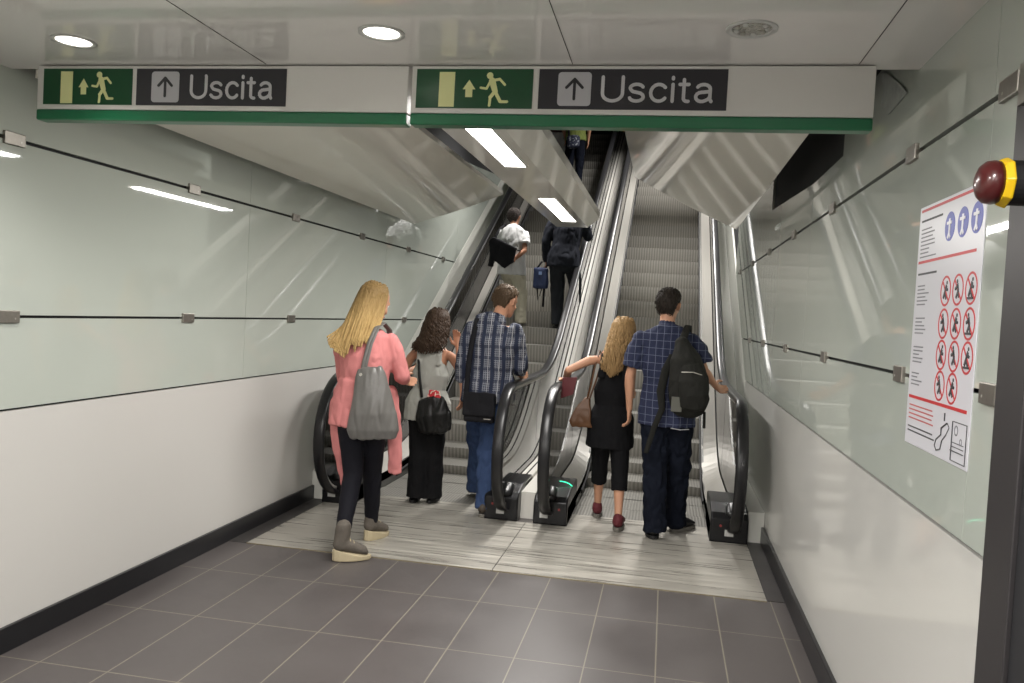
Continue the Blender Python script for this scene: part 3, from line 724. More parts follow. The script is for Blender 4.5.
def leg(B_, hp, kn, an, toe, g, foot=True):
    B_.tube([hp, lerp(hp, kn, .35), lerp(hp, kn, .75), kn], [.082*g, .078*g, .060*g, .052*g], 14)
    B_.tube([kn, lerp(kn, an, .3)-V((0, .008, 0)), lerp(kn, an, .7), an], [.052*g, .055*g, .040*g, .034*g], 14)
    if foot:
        d = V((toe[0], toe[1], 0)).normalized(); a = V(an)
        B_.tube([a-d*.03-V((0, 0, .04)), a+d*.06-V((0, 0, .045)), a+d*.15-V((0, 0, .06))], [(.03, .035), (.036, .03), (.036, .016)], 12, ref=(-d.y, d.x, 0))
def torso(B_, J, g, extra=0.0, male=True, z_low=None, flare=0.0, top=True):
    p, n_ = V(J['pelvis']), V(J['neck']); r = (V(J['shR'])-V(J['shL'])); sw = r.length/2; r = V((r.x, r.y, 0)).normalized()
    ch = lerp(p, n_, .66)+V((0, J.get('hunch', 0), 0)); wa = lerp(p, n_, .30)
    bend = V((0, J.get('bow', 0), 0))
    sc = V(J['shL'])*.5+V(J['shR'])*.5
    e = extra
    W = (.165, .140, .155, .165) if male else (.168, .122, .140, .150)
    W = [w*J.get('wide', 1) for w in W]
    low = p+V((0, 0, -.09 if z_low is None else z_low-p.z))
    pts = [low, p, wa, ch, sc-V((0, 0, .035)), sc+V((0, 0, .012)), sc+V((0, 0, .034)), lerp(sc, n_, .45)+V((0, 0, .022)), lerp(sc, n_, .78)+V((0, 0, .008)), n_]
    R = [((W[0]+e+flare)*g, (.105+e+flare*.5)*g), ((W[0]+e+flare*.6)*g, (.115+e)*g), ((W[1]+e)*g, (.095+e)*g), ((W[2]+e)*g, (.112+e)*g), ((sw-.008+e*.5), (.092+e)*g), ((sw*.93+e*.4), (.080+e)*g), ((sw*.78+e*.4), (.068+e)*g), ((sw*.52+e*.4), (.062+e*.6)*g), ((.066+e*.3)*g, (.058+e*.3)*g), (.052*g, .054*g)]
    if not top: pts = pts[:-4]; R = R[:-4]
    B_.tube(pts, R, 22, ref=r, cap=True if extra < 0 else 'end')
def person(name, J, skin_m, g=1.0, male=True, voxel=.006, label='', group=None, hands=(None, None), bare=False):
    root = thing('person', J['root'], label, 'person', group)
    b = B(); s = J.get('hs', 1.0)
    F = head_frame(J['head'], *J.get('look', (0, 0, 0)))
    add_head(b, F, s)
    b.tube([lerp(J['neck'], J['head'], -.15), lerp(J['neck'], J['head'], .35), V(F(0, -.02, -.04*s))], [.058*g, .053*g, .050*g], 14)
    torso(b, J, g*.93 if not bare else g*.97, -.006, male)
    for q, side in ((0, 'L'), (1, 'R')):
        arm(b, J['sh'+side], J['el'+side], J['wr'+side], g*(1 if male else .86), .92 if not bare else 1.0, hands[q], J.get('hand_s', .95 if male else .86))
        leg(b, J['hip'+side], J['kn'+side], J['an'+side], J['toe'+side], g*(.93 if male else .88), False)
    b.blob('body', skin_m, root, voxel, 3)
    face_parts(root, F, s, voxel)
    return root, F, s
def short_hair(root, F, s, mat, thin=0, seed=0):
    b = B(); prof(b, F, SHORT, s, scale=1.0)
    o = b.blob('hair', mat, root, .004, 1, .004, 70, (1, 1, 1), seed)
    random.seed(seed); me = o.data; vs = me.vertices; wl_ = wloc(o); b = B(); fw = (F(0, 1, 0)-F(0, 0, 0))
    for k in range(520 if thin == 0 else thin):
        v = vs[random.randrange(len(vs))]; nrm = v.normal; p = v.co+wl_
        d = V((0, 0, -1))-fw*.3+V((random.uniform(-.5, .5), random.uniform(-.5, .5), random.uniform(-.2, .2))); d = (d-nrm*d.dot(nrm)).normalized()
        L = random.uniform(.016, .030)*s
        b.tube([p-nrm*.003, p+nrm*.004+d*L*.5, p+nrm*.001+d*L], [.0028, .0030, .0012], 5)
    b.make('tufts', mat, o, True); return o
def shirt(root, J, mat, g, male, hem, sleeve=1.0, extra=.022, flare=.012, wr=.010, name='shirt', loose=1.0, seed=1, more=None, arms=('L', 'R'), collar=True, voxel=.0075):
    b = B(); torso(b, J, g, extra, male, hem, flare, top=True)
    for q in arms:
        sh, el, w_ = J['sh'+q], J['el'+q], J['wr'+q]; gg = g*(1 if male else .86)
        if sleeve > 1.0:
            e2 = lerp(el, w_, sleeve-1)
            b.tube([V(sh)-V((0, 0, .022)), lerp(sh, el, .35), lerp(sh, el, .8), el], [.053*gg*loose, .060*gg*loose, .055*gg*loose, .053*gg*loose], 14); b.tube([el, lerp(el, e2, .5), e2], [.053*gg*loose, .050*gg*loose, .043*gg*loose], 14)
        else:
            b.tube([V(sh)-V((0, 0, .028)), lerp(sh, el, .35*sleeve+.1), lerp(sh, el, sleeve)], [.048*gg*loose, .062*gg*loose, .064*gg*loose], 14, cap=False)
            b.ball(V(sh)-V((0, 0, .030)), .050*gg*loose)
    if more: more(b)
    o = b.blob(name, mat, root, voxel, 3, wr, 13, (1, 1, .5), seed)
    if collar:
        n_ = V(J['neck']); B().tube([n_+V((0, -.004, -.018)), n_+V((0, .002, .006))], [(.070*g, .066*g), (.060*g, .058*g)], 20).blob('collar', mat, o, .005, 1)
    return o
def trousers(root, J, mat, g, r=(.098, .082, .068, .066), low=.05, top=None, name='trousers', wr=.008, seed=2, male=True, cuff=True):
    b = B(); p = V(J['pelvis']); rx = V(J['shR'])-V(J['shL']); rx = V((rx.x, rx.y, 0)).normalized(); w = (.165 if male else .165)*J.get('wide', 1)
    b.tube([p+V((0, 0, -.08)), p-V((0, 0, .03)), p+V((0, 0, .02))], [((w+.002)*g, .108*g), ((w+.006)*g, .116*g), ((w-.01)*g, .10*g)], 20, ref=rx)
    for q in 'LR':
        h, k, a = V(J['hip'+q]), V(J['kn'+q]), V(J['an'+q]); a2 = a+V((0, 0, low-.08)); g2 = g
        b.tube([h, lerp(h, k, .5), k, lerp(k, a2, .5), a2], [r[0]*g2, (r[0]+r[1])/2*g2, r[1]*g2, r[2]*g2, r[3]*g2], 16, cap=False)
    return b.blob(name, mat, root, .0075, 3, wr, 13, (1, 1, .55), seed)
def locks(root, F, s, mat, ends, n, rad=.007, curl=0, turns=3, cap=True, seed=0, spread=1.5, name='hair', capmat=None, puff=1.0):
    """long hair: cap plus many hanging locks. ends(u,k)-> world end point for angle u in [-1,1]"""
    random.seed(seed); b = B()
    prof(b, F, [(t_, w*puff, min(f, .062), bk*puff) for t_, w, f, bk in SHORT], s)
    base = b.blob(name, mat, root, .004, 2, .003, 60, (1, 1, .3), seed)
    b = B(); H = .225*s
    for k in range(n):
        u = random.uniform(-1, 1); a = -math.pi/2+u*spread; layer = random.random()
        t_ = random.uniform(.35, .98)
        rw = math.sqrt(max(0.03, 1-((t_-.55)/.52)**2)) if t_ > .55 else 1
        p0 = F(.081*s*puff*rw*math.cos(a), -.012*s+.102*s*puff*rw*math.sin(a), (t_*1.02-.5)*H)
        p1 = F(.088*s*puff*math.cos(a), -.012*s+.108*s*puff*math.sin(a), (.22-.5)*H*1.1)
        e = V(ends(u, layer)); pts = []; rr = []; m = 12 if not curl else 26
        ph = random.uniform(0, 6.28)
        for q in range(m+1):
            v = q/m
            pt = ((1-v)**2)*p0+2*v*(1-v)*p1+v*v*e
            j = V((noise.noise(V((k*1.7, v*2, 0))), noise.noise(V((k*1.7, v*2, 9))), 0))*.012*v
            if curl: j += V((math.cos(ph+v*turns*6.28), math.sin(ph+v*turns*6.28), 0))*curl*min(1, v*2.5)
            pts.append(pt+j); rr.append(rad*(.55+.45*math.sin(math.pi*min(1, v+.12))) if v < .9 else rad*.4)
        b.tube(pts, [(x*1.2, x*.8) for x in rr], 6)
    b.make('locks', mat, base, True); return base

# --- woman in the pink cardigan ---------------------------------------------------
J = dict(root=(-1.83, 4.9, 0), head=(-1.815, 4.99, 1.555), look=(.55, .35, 0), neck=(-1.835, 4.93, 1.395), pelvis=(-1.83, 4.92, .86), shL=(-1.985, 4.90, 1.315), shR=(-1.685, 4.96, 1.335),
         elL=(-2.0, 5.0, 1.07), wrL=(-1.92, 5.2, 1.06), elR=(-1.615, 4.99, 1.10), wrR=(-1.66, 5.18, 1.06), hipL=(-1.91, 4.92, .82), hipR=(-1.76, 4.92, .82),
         knL=(-1.855, 4.86, .47), knR=(-1.80, 5.05, .47), anL=(-1.825, 4.64, .11), anR=(-1.815, 5.13, .10), toeL=(.72, .55), toeR=(.35, .93))
root, F, s = person('pink', J, skin, .97, False, .006, 'woman with long blonde hair and pink cardigan, dark leggings and wedge sneakers', hands=(((.3, 1, -.1), (0, 0, 1), .6, -1), ((.1, 1, -.2), (0, 0, 1), .6, 1)))
pink = fabric('pink knit', (.58, .215, .21), .3, .08)
def drapes(b):
    b.tube([(-1.965, 4.93, .98), (-1.985, 4.93, .78), (-1.965, 4.93, .60), (-1.945, 4.93, .46), (-1.925, 4.92, .36)], [(.06, .06), (.068, .06), (.050, .05), (.034, .03), (.012, .012)], 14, ref=(1, .2, 0))
    b.tube([(-1.70, 5.03, .98), (-1.665, 5.05, .75), (-1.655, 5.06, .58), (-1.650, 5.06, .47)], [(.05, .05), (.05, .035), (.05, .022), (.048, .014)], 14, ref=(1, 0, 0))
    b.tube([(-1.84, 4.90, 1.05), (-1.86, 4.885, .90), (-1.87, 4.875, .77)], [(.15, .12), (.168, .125), (.165, .125)], 18, ref=(1, .1, 0), cap=False)
shirt(root, J, pink, .97, False, .80, 1.85, .03, .0, .012, 'cardigan', 1.16, 3, drapes, collar=False)
trousers(root, J, fabric('black leggings', (.010, .010, .014), .2, .1, .7), .97, (.092, .064, .055, .044), .10, male=False, name='leggings', wr=.005)
taupe = M('taupe suede', (.105, .09, .075), .75, var=.25, vscale=25, bump=.2, bscale=90); cream = M('cream rubber', (.45, .38, .25), .6, var=.15)
shoe(root, (-1.866, 4.612, 0), (.78, .5), .235, taupe, cream, .044, .085, 'sneaker', .045)
shoe(root, (-1.835, 5.07, 0), (.35, .93), .235, taupe, cream, .044, .085, 'sneaker', .045)
blond = hairmat('blonde hair', (.27, .165, .06), (.52, .36, .15), (1.44, 1.62))
NTm = NT(blond)
locks(root, F, s, blond, lambda u, l: (-1.895+.095*u-.03*l+(.05*u if u > .3 else -.02), 4.765+.02*l+.10*max(0, u-.45), 1.20+.06*abs(u)+.07*l+.06*(u if u > 0 else 0)), 250, .0085, 0, seed=4, spread=1.9, puff=1.08)
# tote bag
t = thing('tote_bag', (-1.70, 4.83, .70), 'slouchy grey leather tote bag hanging from the shoulder of the woman in pink', 'bag')
tote = M('grey leather', (.12, .115, .108), .38, bump=.15, bscale=30, var=.15, vscale=12, coat=.1)
sec = [(1.155, .075, .020, -1.748), (1.12, .090, .035, -1.742), (1.0, .118, .055, -1.725), (.88, .148, .068, -1.712), (.78, .162, .062, -1.708), (.725, .145, .045, -1.705)]
b = B(); b.tube([(x, 4.765, z) for z, _, _, x in sec], [(a, c) for _, a, c, _ in sec], 22, ref=(1, .1, 0), cap=False); b.blob('bag_body', tote, t, .006, 4, .011, 9, (1.5, 1, .35), 5)
b = B()
for dy in (0, .018):
    b.tube([(-1.795+dy, 4.755, 1.10), (-1.785+dy, 4.758, 1.18), (-1.765+dy, 4.775, 1.30), (-1.75+dy, 4.84, 1.395), (-1.742+dy, 4.93, 1.425), (-1.735+dy, 5.03, 1.38), (-1.72+dy, 5.05, 1.28), (-1.72, 4.98, 1.20)], [(.011, .004)]*8, 8, ref=(1, 0, 0))
b.make('strap', tote, t, True)
B().cyl((-1.79, 4.75, 1.11), (-1.79, 4.733, 1.11), .010, 14).make('rivet', silver, t)

# --- woman in the grey top --------------------------------------------------------
J = dict(root=(-1.79, 6.26, 0), head=(-1.765, 6.33, 1.42), look=(.25, .25, 0), neck=(-1.785, 6.27, 1.265), pelvis=(-1.80, 6.26, .80), shL=(-1.925, 6.25, 1.20), shR=(-1.655, 6.27, 1.20),
         elL=(-2.045, 6.33, 1.00), wrL=(-2.0, 6.54, 1.04), elR=(-1.585, 6.36, 1.05), wrR=(-1.625, 6.42, 1.24), hipL=(-1.87, 6.26, .75), hipR=(-1.73, 6.26, .75),
         knL=(-1.855, 6.27, .42), knR=(-1.745, 6.29, .42), anL=(-1.85, 6.25, .08), anR=(-1.745, 6.30, .08), toeL=(-.1, 1), toeR=(.1, 1), hs=.97)
root, F, s = person('grey', J, skin2, .92, False, .006, 'woman with dark curly hair, grey sleeveless top and wide black trousers', hands=(((.1, 1, .1), (0, 0, 1), .5, -1), ((-.2, .25, 1), (-1, 0, .1), .5, 1)), bare=True)
gt = fabric('grey jersey', (.36, .36, .33), .2, .06)
b = B(); torso(b, dict(J, shL=(-1.885, 6.25, 1.17), shR=(-1.69, 6.27, 1.17), neck=(-1.787, 6.27, 1.13)), .92, .022, False, .66, .016, top=False)
for q in (-1, 1): b.tube([(-1.787+q*.075, 6.165, 1.10), (-1.787+q*.078, 6.175, 1.17), (-1.787+q*.080, 6.205, 1.222), (-1.787+q*.080, 6.26, 1.243), (-1.787+q*.08, 6.33, 1.215), (-1.787+q*.08, 6.365, 1.10)], [(.030, .009), (.024, .009), (.021, .009), (.02, .009), (.02, .009), (.02, .009)], 8, ref=(1, 0, 0))
b.blob('top', gt, root, .006, 2, .008, 13, (1, 1, .6), 8)
trousers(root, J, fabric('black trousers', (.009, .009, .010), .2, .1, .8), .92, (.095, .088, .088, .092), .045, male=False)
shoe(root, (-1.87, 6.19, 0), (-.1, 1), .225, M('black shoe', (.012, .012, .012), .4), black, .04)
shoe(root, (-1.75, 6.23, 0), (.1, 1), .225, bpy.data.materials['black shoe'], black, .04)
dark = hairmat('dark brown hair', (.022, .013, .009), (.065, .038, .022))
locks(root, F, s, dark, lambda u, l: (-1.80+.135*u*(1-.2*l), 6.12+.05*abs(u), 1.175+.05*l+.03*abs(u)), 230, .0075, .013, 3.5, seed=5, spread=1.7, puff=1.16)
t = thing('shoulder_bag', (-1.72, 6.14, .60), 'black leather shoulder bag on the hip of the woman in grey', 'bag')
b = B(); b.tube([(-1.735, 6.10, .83), (-1.705, 6.09, .72), (-1.69, 6.095, .615)], [(.105, .035), (.145, .05), (.135, .04)], 20, ref=(1, 0, 0)); b.blob('bag_body', M('black leather', (.008, .008, .008), .4, spec=.3, bump=.2, bscale=40), t, .006, 3, .012, 12)
b = B(); b.tube([(-1.81, 6.115, .85), (-1.84, 6.125, 1.0), (-1.865, 6.16, 1.13), (-1.872, 6.25, 1.262), (-1.86, 6.36, 1.15), (-1.80, 6.39, .95), (-1.70, 6.33, .80), (-1.63, 6.18, .80)], [(.011, .004)]*8, 8, ref=(1, 0, 0)); b.make('strap', bpy.data.materials['black leather'], t, True)
sc_ = M('red patterned cloth', (.45, .03, .03), .7, bump=.3); n = NT(sc_); n.color(n.mix(n.math('GREATER_THAN', n.noise(38), .56), (.45, .02, .03), (.65, .5, .42)))
o = B().tube([(-1.715, 6.115, .80), (-1.705, 6.09, .86), (-1.70, 6.085, .905)], [(.055, .02), (.055, .018), (.045, .008)], 14, ref=(1, 0, 0)).blob('scarf', sc_, None, .005, 1, .008, 30)
tag(o, 'red patterned cloth poking out of the black shoulder bag', 'scarf')

# --- man in the plaid shirt -------------------------------------------------------
J = dict(root=(-1.33, 6.15, 0), head=(-1.215, 6.22, 1.625), look=(.45, .30, 0), neck=(-1.255, 6.13, 1.475), pelvis=(-1.30, 6.12, .93), shL=(-1.445, 6.11, 1.42), shR=(-1.11, 6.13, 1.42),
         elL=(-1.505, 6.12, 1.12), wrL=(-1.505, 6.17, .90), elR=(-1.075, 6.18, 1.13), wrR=(-1.10, 6.38, 1.05), hipL=(-1.385, 6.12, .88), hipR=(-1.22, 6.12, .88),
         knL=(-1.41, 6.40, .50), knR=(-1.27, 6.14, .48), anL=(-1.46, 6.56, .11), anR=(-1.265, 6.02, .09), toeL=(-.2, 1), toeR=(.25, 1), hunch=-.01)
root, F, s = person('plaid', J, skin, 1.0, True, .006, 'man in a blue and white plaid shirt and jeans stepping onto the left escalator', hands=(((-.05, .1, -1), (.2, 1, 0), .5, -1), ((0, 1, -.1), (0, 0, 1), .5, 1)))
plaid = M('blue white plaid cotton', (.1, .12, .2), .85, bump=.2, bscale=250); n = NT(plaid); p = n.xyz()
wx = n.math('ADD', p[0], n.math('MULTIPLY', n.noise(6), .02)); wz = n.math('ADD', p[2], n.math('MULTIPLY', n.noise(5), .02))
c = n.mix(n.math('MAXIMUM', n.line(wx, .014, .0045), n.line(wz, .016, .0045)), (.042, .048, .075), (.19, .20, .23))
c = n.mix(n.line(wx, .078, .026), c, (.014, .02, .045)); c = n.mix(n.math('MULTIPLY', n.line(wz, .085, .022), .7), c, (.014, .02, .045)); c = n.mix(n.line(wx, .078, .003, .02), c, (.5, .5, .52)); n.color(c)
shirt(root, J, plaid, 1.0, True, .85, 1.45, .028, .012, .016, 'plaid_shirt', 1.12, 11)
jean = fabric('blue denim', (.035, .058, .125), .3, .4, .85, 5); djean = fabric('dark denim', (.007, .009, .016), .3, .3, .85, 5)
trousers(root, J, jean, 1.0, (.098, .084, .070, .066), .05, wr=.018)
brn = M('brown shoe leather', (.05, .038, .028), .5, var=.2); grs = M('grey rubber', (.16, .15, .13), .7)
shoe(root, (-1.27, 5.955, 0), (.2, 1), .27, brn, grs, .047); shoe(root, (-1.455, 6.50, 0), (-.2, 1), .27, brn, grs, .047, pitch=.25)
short_hair(root, F, s, hairmat('brown hair', (.035, .022, .013), (.12, .078, .045)), seed=2)
t = thing('messenger_bag', (-1.28, 5.96, .70), 'black messenger bag worn low on the back of the plaid shirt man', 'bag')
bk_m = M('black nylon', (.010, .010, .012), .7, spec=.15, bump=.2, bscale=120)
b = B(); b.box(-1.43, -1.20, 5.91, 5.98, .715, .93, .02); b.box(-1.435, -1.195, 5.897, 5.912, .765, .94, .007); b.blob('bag_body', bk_m, t, .006, 2, .006, 15)
B().box(-1.27, -1.22, 5.893, 5.897, .745, .75).make('label_strip', silver, t)
b = B(); b.tube([(-1.425, 5.95, .92), (-1.425, 5.985, 1.15), (-1.408, 5.995, 1.33), (-1.395, 6.06, 1.475), (-1.36, 6.20, 1.44), (-1.22, 6.28, 1.2), (-1.11, 6.20, .98), (-1.16, 6.0, .88)], [(.020, .004)]*8, 8, ref=(1, 0, 0)); b.make('strap', bk_m, t, True)

# --- woman in the black dress -----------------------------------------------------
J = dict(root=(-.36, 6.15, 0), head=(-.315, 6.22, 1.435), look=(.05, .15, .05), neck=(-.355, 6.16, 1.285), pelvis=(-.365, 6.16, .80), shL=(-.485, 6.14, 1.245), shR=(-.235, 6.16, 1.245),
         elL=(-.690, 6.08, 1.135), wrL=(-.735, 6.28, 1.055), elR=(-.235, 6.26, 1.02), wrR=(-.24, 6.42, .95), hipL=(-.43, 6.16, .76), hipR=(-.30, 6.16, .76),
         knL=(-.435, 6.26, .42), knR=(-.275, 6.10, .42), anL=(-.44, 6.36, .10), anR=(-.262, 6.01, .085), toeL=(-.05, 1), toeR=(.1, 1), hs=.97)
root, F, s = person('black', J, skin, .90, False, .005, 'woman with wavy light brown hair in a black sleeveless dress and cropped leggings', hands=(((-.35, 1, -.35), (.8, .3, 0), .55, -1), ((0, 1, 0), (0, 0, 1), .5, 1)), bare=True)
blk = fabric('black jersey', (.008, .008, .009), .15, .1, .85)
b = B(); torso(b, dict(J, shL=(-.455, 6.15, 1.19), shR=(-.265, 6.16, 1.19), neck=(-.36, 6.17, 1.10)), .92, .016, False, .585, .006, top=False)
b.tube([(-.365, 6.16, .8), (-.37, 6.155, .575)], [(.160, .125), (.165, .130)], 20, ref=(1, 0, 0), cap=False)
for q in (-1, 1): b.tube([(-.36+q*.088, 6.055, 1.10), (-.36+q*.088, 6.065, 1.18), (-.36+q*.086, 6.095, 1.255), (-.36+q*.084, 6.15, 1.285), (-.36+q*.082, 6.22, 1.255), (-.36+q*.08, 6.255, 1.10)], [(.030, .009), (.022, .009), (.018, .009), (.018, .009), (.018, .009), (.02, .009)], 8, ref=(1, 0, 0))
b.blob('dress', blk, root, .006, 2, .007, 12, (1, 1, .6), 4)
b = B()
for q in 'LR':
    h, k, a = V(J['hip'+q]), V(J['kn'+q]), V(J['an'+q]); b.tube([h, lerp(h, k, .6), k, lerp(k, a, .42)], [.088, .072, .062, .060], 16, cap=False)
b.blob('leggings', blk, root, .006, 2, .004, 16)
mar = M('maroon canvas', (.10, .014, .02), .75, bump=.2); shoe(root, (-.268, 5.945, 0), (.1, 1), .225, mar, grs, .04); shoe(root, (-.436, 6.30, 0), (-.08, 1), .225, mar, grs, .04)
wavy = hairmat('light brown hair', (.13, .075, .03), (.42, .27, .12))
locks(root, F, s, wavy, lambda u, l: (-.375+.075*u, 6.02+.03*abs(u), 1.10+.05*l+.06*abs(u)), 170, .0075, .012, 3, seed=6, spread=1.7, puff=1.1)
B().tube([(-.722, 6.245, 1.073), (-.714, 6.215, 1.084), ], [(.029, .027)]*2, 18, cap=False).make('bracelet', M('dark bracelet', (.05, .05, .04), .5), root, True)
o = add_bevel(B().prism([(-.735, 6.12, 1.075), (-.625, 6.10, 1.085), (-.650, 6.10, .955), (-.745, 6.12, .915)], (0, .018, 0)).make('booklet', M('dark red cover', (.10, .018, .022), .5)), .002); tag(o, 'dark red booklet held against the handrail by the woman in black', 'book')
t = thing('handbag', (-.56, 6.10, .72), 'brown leather handbag hanging at the left hip of the woman in black', 'bag')
bl_ = M('brown leather', (.085, .034, .010), .5, bump=.2, bscale=40, var=.25)
b = B(); b.rings([[(-.545+dx*.6, 6.14+dy, .935) for dx, dy in ((-.03, -.02), (.03, -.02), (.03, .02), (-.03, .02))], [(-.575+dx, 6.12+dy, .86) for dx, dy in ((-.05, -.04), (.06, -.04), (.06, .04), (-.05, .04))], [(-.585+dx, 6.12+dy, .76) for dx, dy in ((-.085, -.05), (.08, -.05), (.08, .05), (-.085, .05))], [(-.57+dx, 6.12+dy, .72) for dx, dy in ((-.075, -.045), (.08, -.045), (.08, .045), (-.075, .045))]])
b.blob('bag_body', bl_, t, .006, 3, .006, 15)
b = B(); b.tube([(-.55, 6.12, .90), (-.525, 6.11, 1.02), (-.505, 6.10, 1.15), (-.475, 6.13, 1.29), (-.45, 6.2, 1.24), (-.50, 6.24, 1.05), (-.54, 6.16, .90)], [(.007, .003)]*7, 8, ref=(1, 0, 0)); b.make('strap', bl_, t, True)

# --- man in the checked shirt with backpack ---------------------------------------
J = dict(root=(.04, 5.95, 0), head=(.005, 6.0, 1.652), look=(.30, .12, 0), neck=(0, 5.96, 1.50), pelvis=(.035, 5.95, .94), shL=(-.175, 5.93, 1.425), shR=(.185, 5.96, 1.43),
         elL=(-.238, 5.93, 1.13), wrL=(-.228, 5.98, .89), elR=(.275, 5.97, 1.20), wrR=(.375, 6.18, 1.08), hipL=(-.045, 5.95, .89), hipR=(.12, 5.95, .89),
         knL=(-.02, 5.92, .48), knR=(.135, 6.05, .48), anL=(.0, 5.90, .085), anR=(.145, 6.17, .085), toeL=(-.12, 1), toeR=(.65, .75))
root, F, s = person('check', J, skin, 1.0, True, .005, 'man with short dark hair, navy checked shirt and dark jeans at the right escalator', hands=(((.05, .2, -1), (.25, 1, .1), .75, -1), ((.5, 1, -.3), (-.3, .3, 1), .5, 1)))
chk = M('navy windowpane cotton', (.02, .03, .1), .85, bump=.2, bscale=250); n = NT(chk); p = n.xyz()
wx = n.math('ADD', p[0], n.math('MULTIPLY', n.noise(5), .018)); wz = n.math('ADD', p[2], n.math('MULTIPLY', n.noise(4), .018))
c = n.mix(n.noise(9), (.011, .015, .042), (.018, .024, .062)); c = n.mix(n.math('MAXIMUM', n.line(wx, .048, .0035), n.line(wz, .052, .0035)), c, (.11, .125, .18)); n.color(c)
shirt(root, J, chk, 1.0, True, .80, .78, .028, .012, .014, 'checked_shirt', 1.2, 21)
tr = trousers(root, J, djean, 1.0, (.102, .090, .078, .080), .045, wr=.020)
B().tube([(.07, 5.795, .80), (.13, 5.785, .795), (.19, 5.81, .80)], [.003]*3, 6).make('pocket_stitching', M('pale thread', (.4, .4, .42), .8), tr, True)
bs = M('black sneaker', (.014, .014, .015), .5); shoe(root, (.0, 5.835, 0), (-.12, 1), .27, bs, black, .048); shoe(root, (.115, 6.12, 0), (.65, .75), .27, bs, grs, .048)
short_hair(root, F, s, hairmat('near black hair', (.012, .009, .007), (.035, .026, .020)), seed=4)
t = thing('backpack', (.18, 5.74, .88), 'dark grey backpack slung on the right shoulder of the checked shirt man', 'backpack')
bp = M('charcoal nylon', (.018, .018, .016), .7, spec=.15, bump=.25, bscale=90, var=.2)
b = B(); b.tube([(.17, 5.76, .94), (.175, 5.745, 1.02), (.165, 5.735, 1.15), (.135, 5.745, 1.29), (.11, 5.77, 1.39)], [(.115, .06), (.138, .085), (.135, .09), (.105, .075), (.05, .045)], 22, ref=(1, .1, 0)); bd = b.blob('bag_body', bp, t, .006, 3, .010, 10, (1, 1, .6), 9)
b = B(); b.tube([(.20, 5.665, .97), (.205, 5.655, 1.05), (.19, 5.65, 1.15), (.165, 5.665, 1.24)], [(.085, .03), (.10, .045), (.095, .042), (.06, .025)], 20, ref=(1, .1, 0)); b.blob('front_pocket', bp, t, .006, 3, .006, 14, seed=3)
B().tube([(.115, 5.636, 1.20), (.19, 5.612, 1.205), (.26, 5.645, 1.185)], [.0035]*3, 6).make('zip', silver, t, True)
B().box(.06, .13, 5.662, 5.668, .93, 1.03, .002).make('patch', M('grey patch', (.10, .10, .085), .7), t)
b = B(); b.tube([(.10, 5.765, 1.36), (.12, 5.80, 1.44), (.145, 5.90, 1.508), (.15, 6.03, 1.47), (.16, 6.09, 1.30), (.19, 6.02, 1.08), (.2, 5.85, .96)], [(.026, .007)]*7, 10, ref=(1, 0, 0)); b.make('shoulder_strap', bp, t, True)
b = B(); b.tube([(.05, 5.775, 1.30), (.01, 5.76, 1.20), (-.015, 5.77, 1.05), (.0, 5.77, .93), (-.045, 5.76, .80), (-.09, 5.77, .62)], [(.024, .006), (.03, .007), (.03, .007), (.022, .006), (.02, .004), (.017, .003)], 10, ref=(1, .2, 0)); b.make('loose_strap', bp, t, True)
B().tube([(.285, 5.78, .93), (.29, 5.785, .82)], [(.010, .003)]*2, 8).make('webbing_tail', bp, t, True)

# --- man in white T-shirt, higher on the left flight -------------------------------
zs = [z for y, z in NOSE if y <= 10.05][-1]; yst = [y for y, z in NOSE if y <= 10.05][-1]
K = .89; bx0, by0 = -1.93, yst+.14
def Wp(x, y, z): return (bx0+x, by0+y, zs+z)
J = dict(root=Wp(0, 0, 0), head=Wp(-.02, .10, 1.36), look=(.15, .15, 0), neck=Wp(-.01, .04, 1.225), pelvis=Wp(.0, 0, .74), shL=Wp(-.16, .02, 1.165), shR=Wp(.145, .02, 1.165),
         elL=Wp(-.17, .12, .93), wrL=Wp(-.10, .30, .92), elR=Wp(.16, -.07, .93), wrR=Wp(.03, -.13, .80), hipL=Wp(-.07, 0, .70), hipR=Wp(.07, 0, .70),
         knL=Wp(.0, .20, .48), knR=Wp(.13, .02, .38), anL=Wp(.02, .30, .28), anR=Wp(.15, -.01, .07), toeL=(.1, 1), toeR=(.2, 1), hs=.93, wide=1.0)
root, F, s = person('white', J, skin2, K, True, .007, 'man in a white T-shirt and khaki trousers, hand on hip, up the left escalator', hands=(((.2, 1, 0), (0, 0, 1), .5, -1), ((-.9, .1, -.1), (0, 0, 1), .3, -1)))
shirt(root, J, fabric('white cotton', (.60, .60, .60), .15, .04), K, True, zs+.63, .62, .028, .012, .012, 't_shirt', 1.15, 31)
trousers(root, J, fabric('khaki cotton', (.46, .43, .34), .2, .1), K, (.105, .092, .080, .078), .05, wr=.012)
shoe(root, Wp(.13, -.06, 0), (.2, 1), .25, M('pale shoe', (.42, .40, .36), .6), grs, .045); shoe(root, Wp(.01, .26, .2), (.1, 1), .25, bpy.data.materials['pale shoe'], grs, .045)
short_hair(root, F, s, hairmat('dark hair', (.014, .010, .009), (.04, .03, .026)), seed=6)
t = thing('satchel', Wp(-.12, -.18, .75), 'dark shoulder satchel on the back of the man in white', 'bag')
b = B(); b.prism([Wp(-.27, -.20, 1.02), Wp(-.22, -.20, 1.08), Wp(.08, -.22, .95), Wp(.05, -.22, .78), Wp(-.06, -.20, .70), Wp(-.24, -.18, .82)], (0, .08, 0)); b.blob('bag_body', bk_m, t, .008, 4, .008, 12)
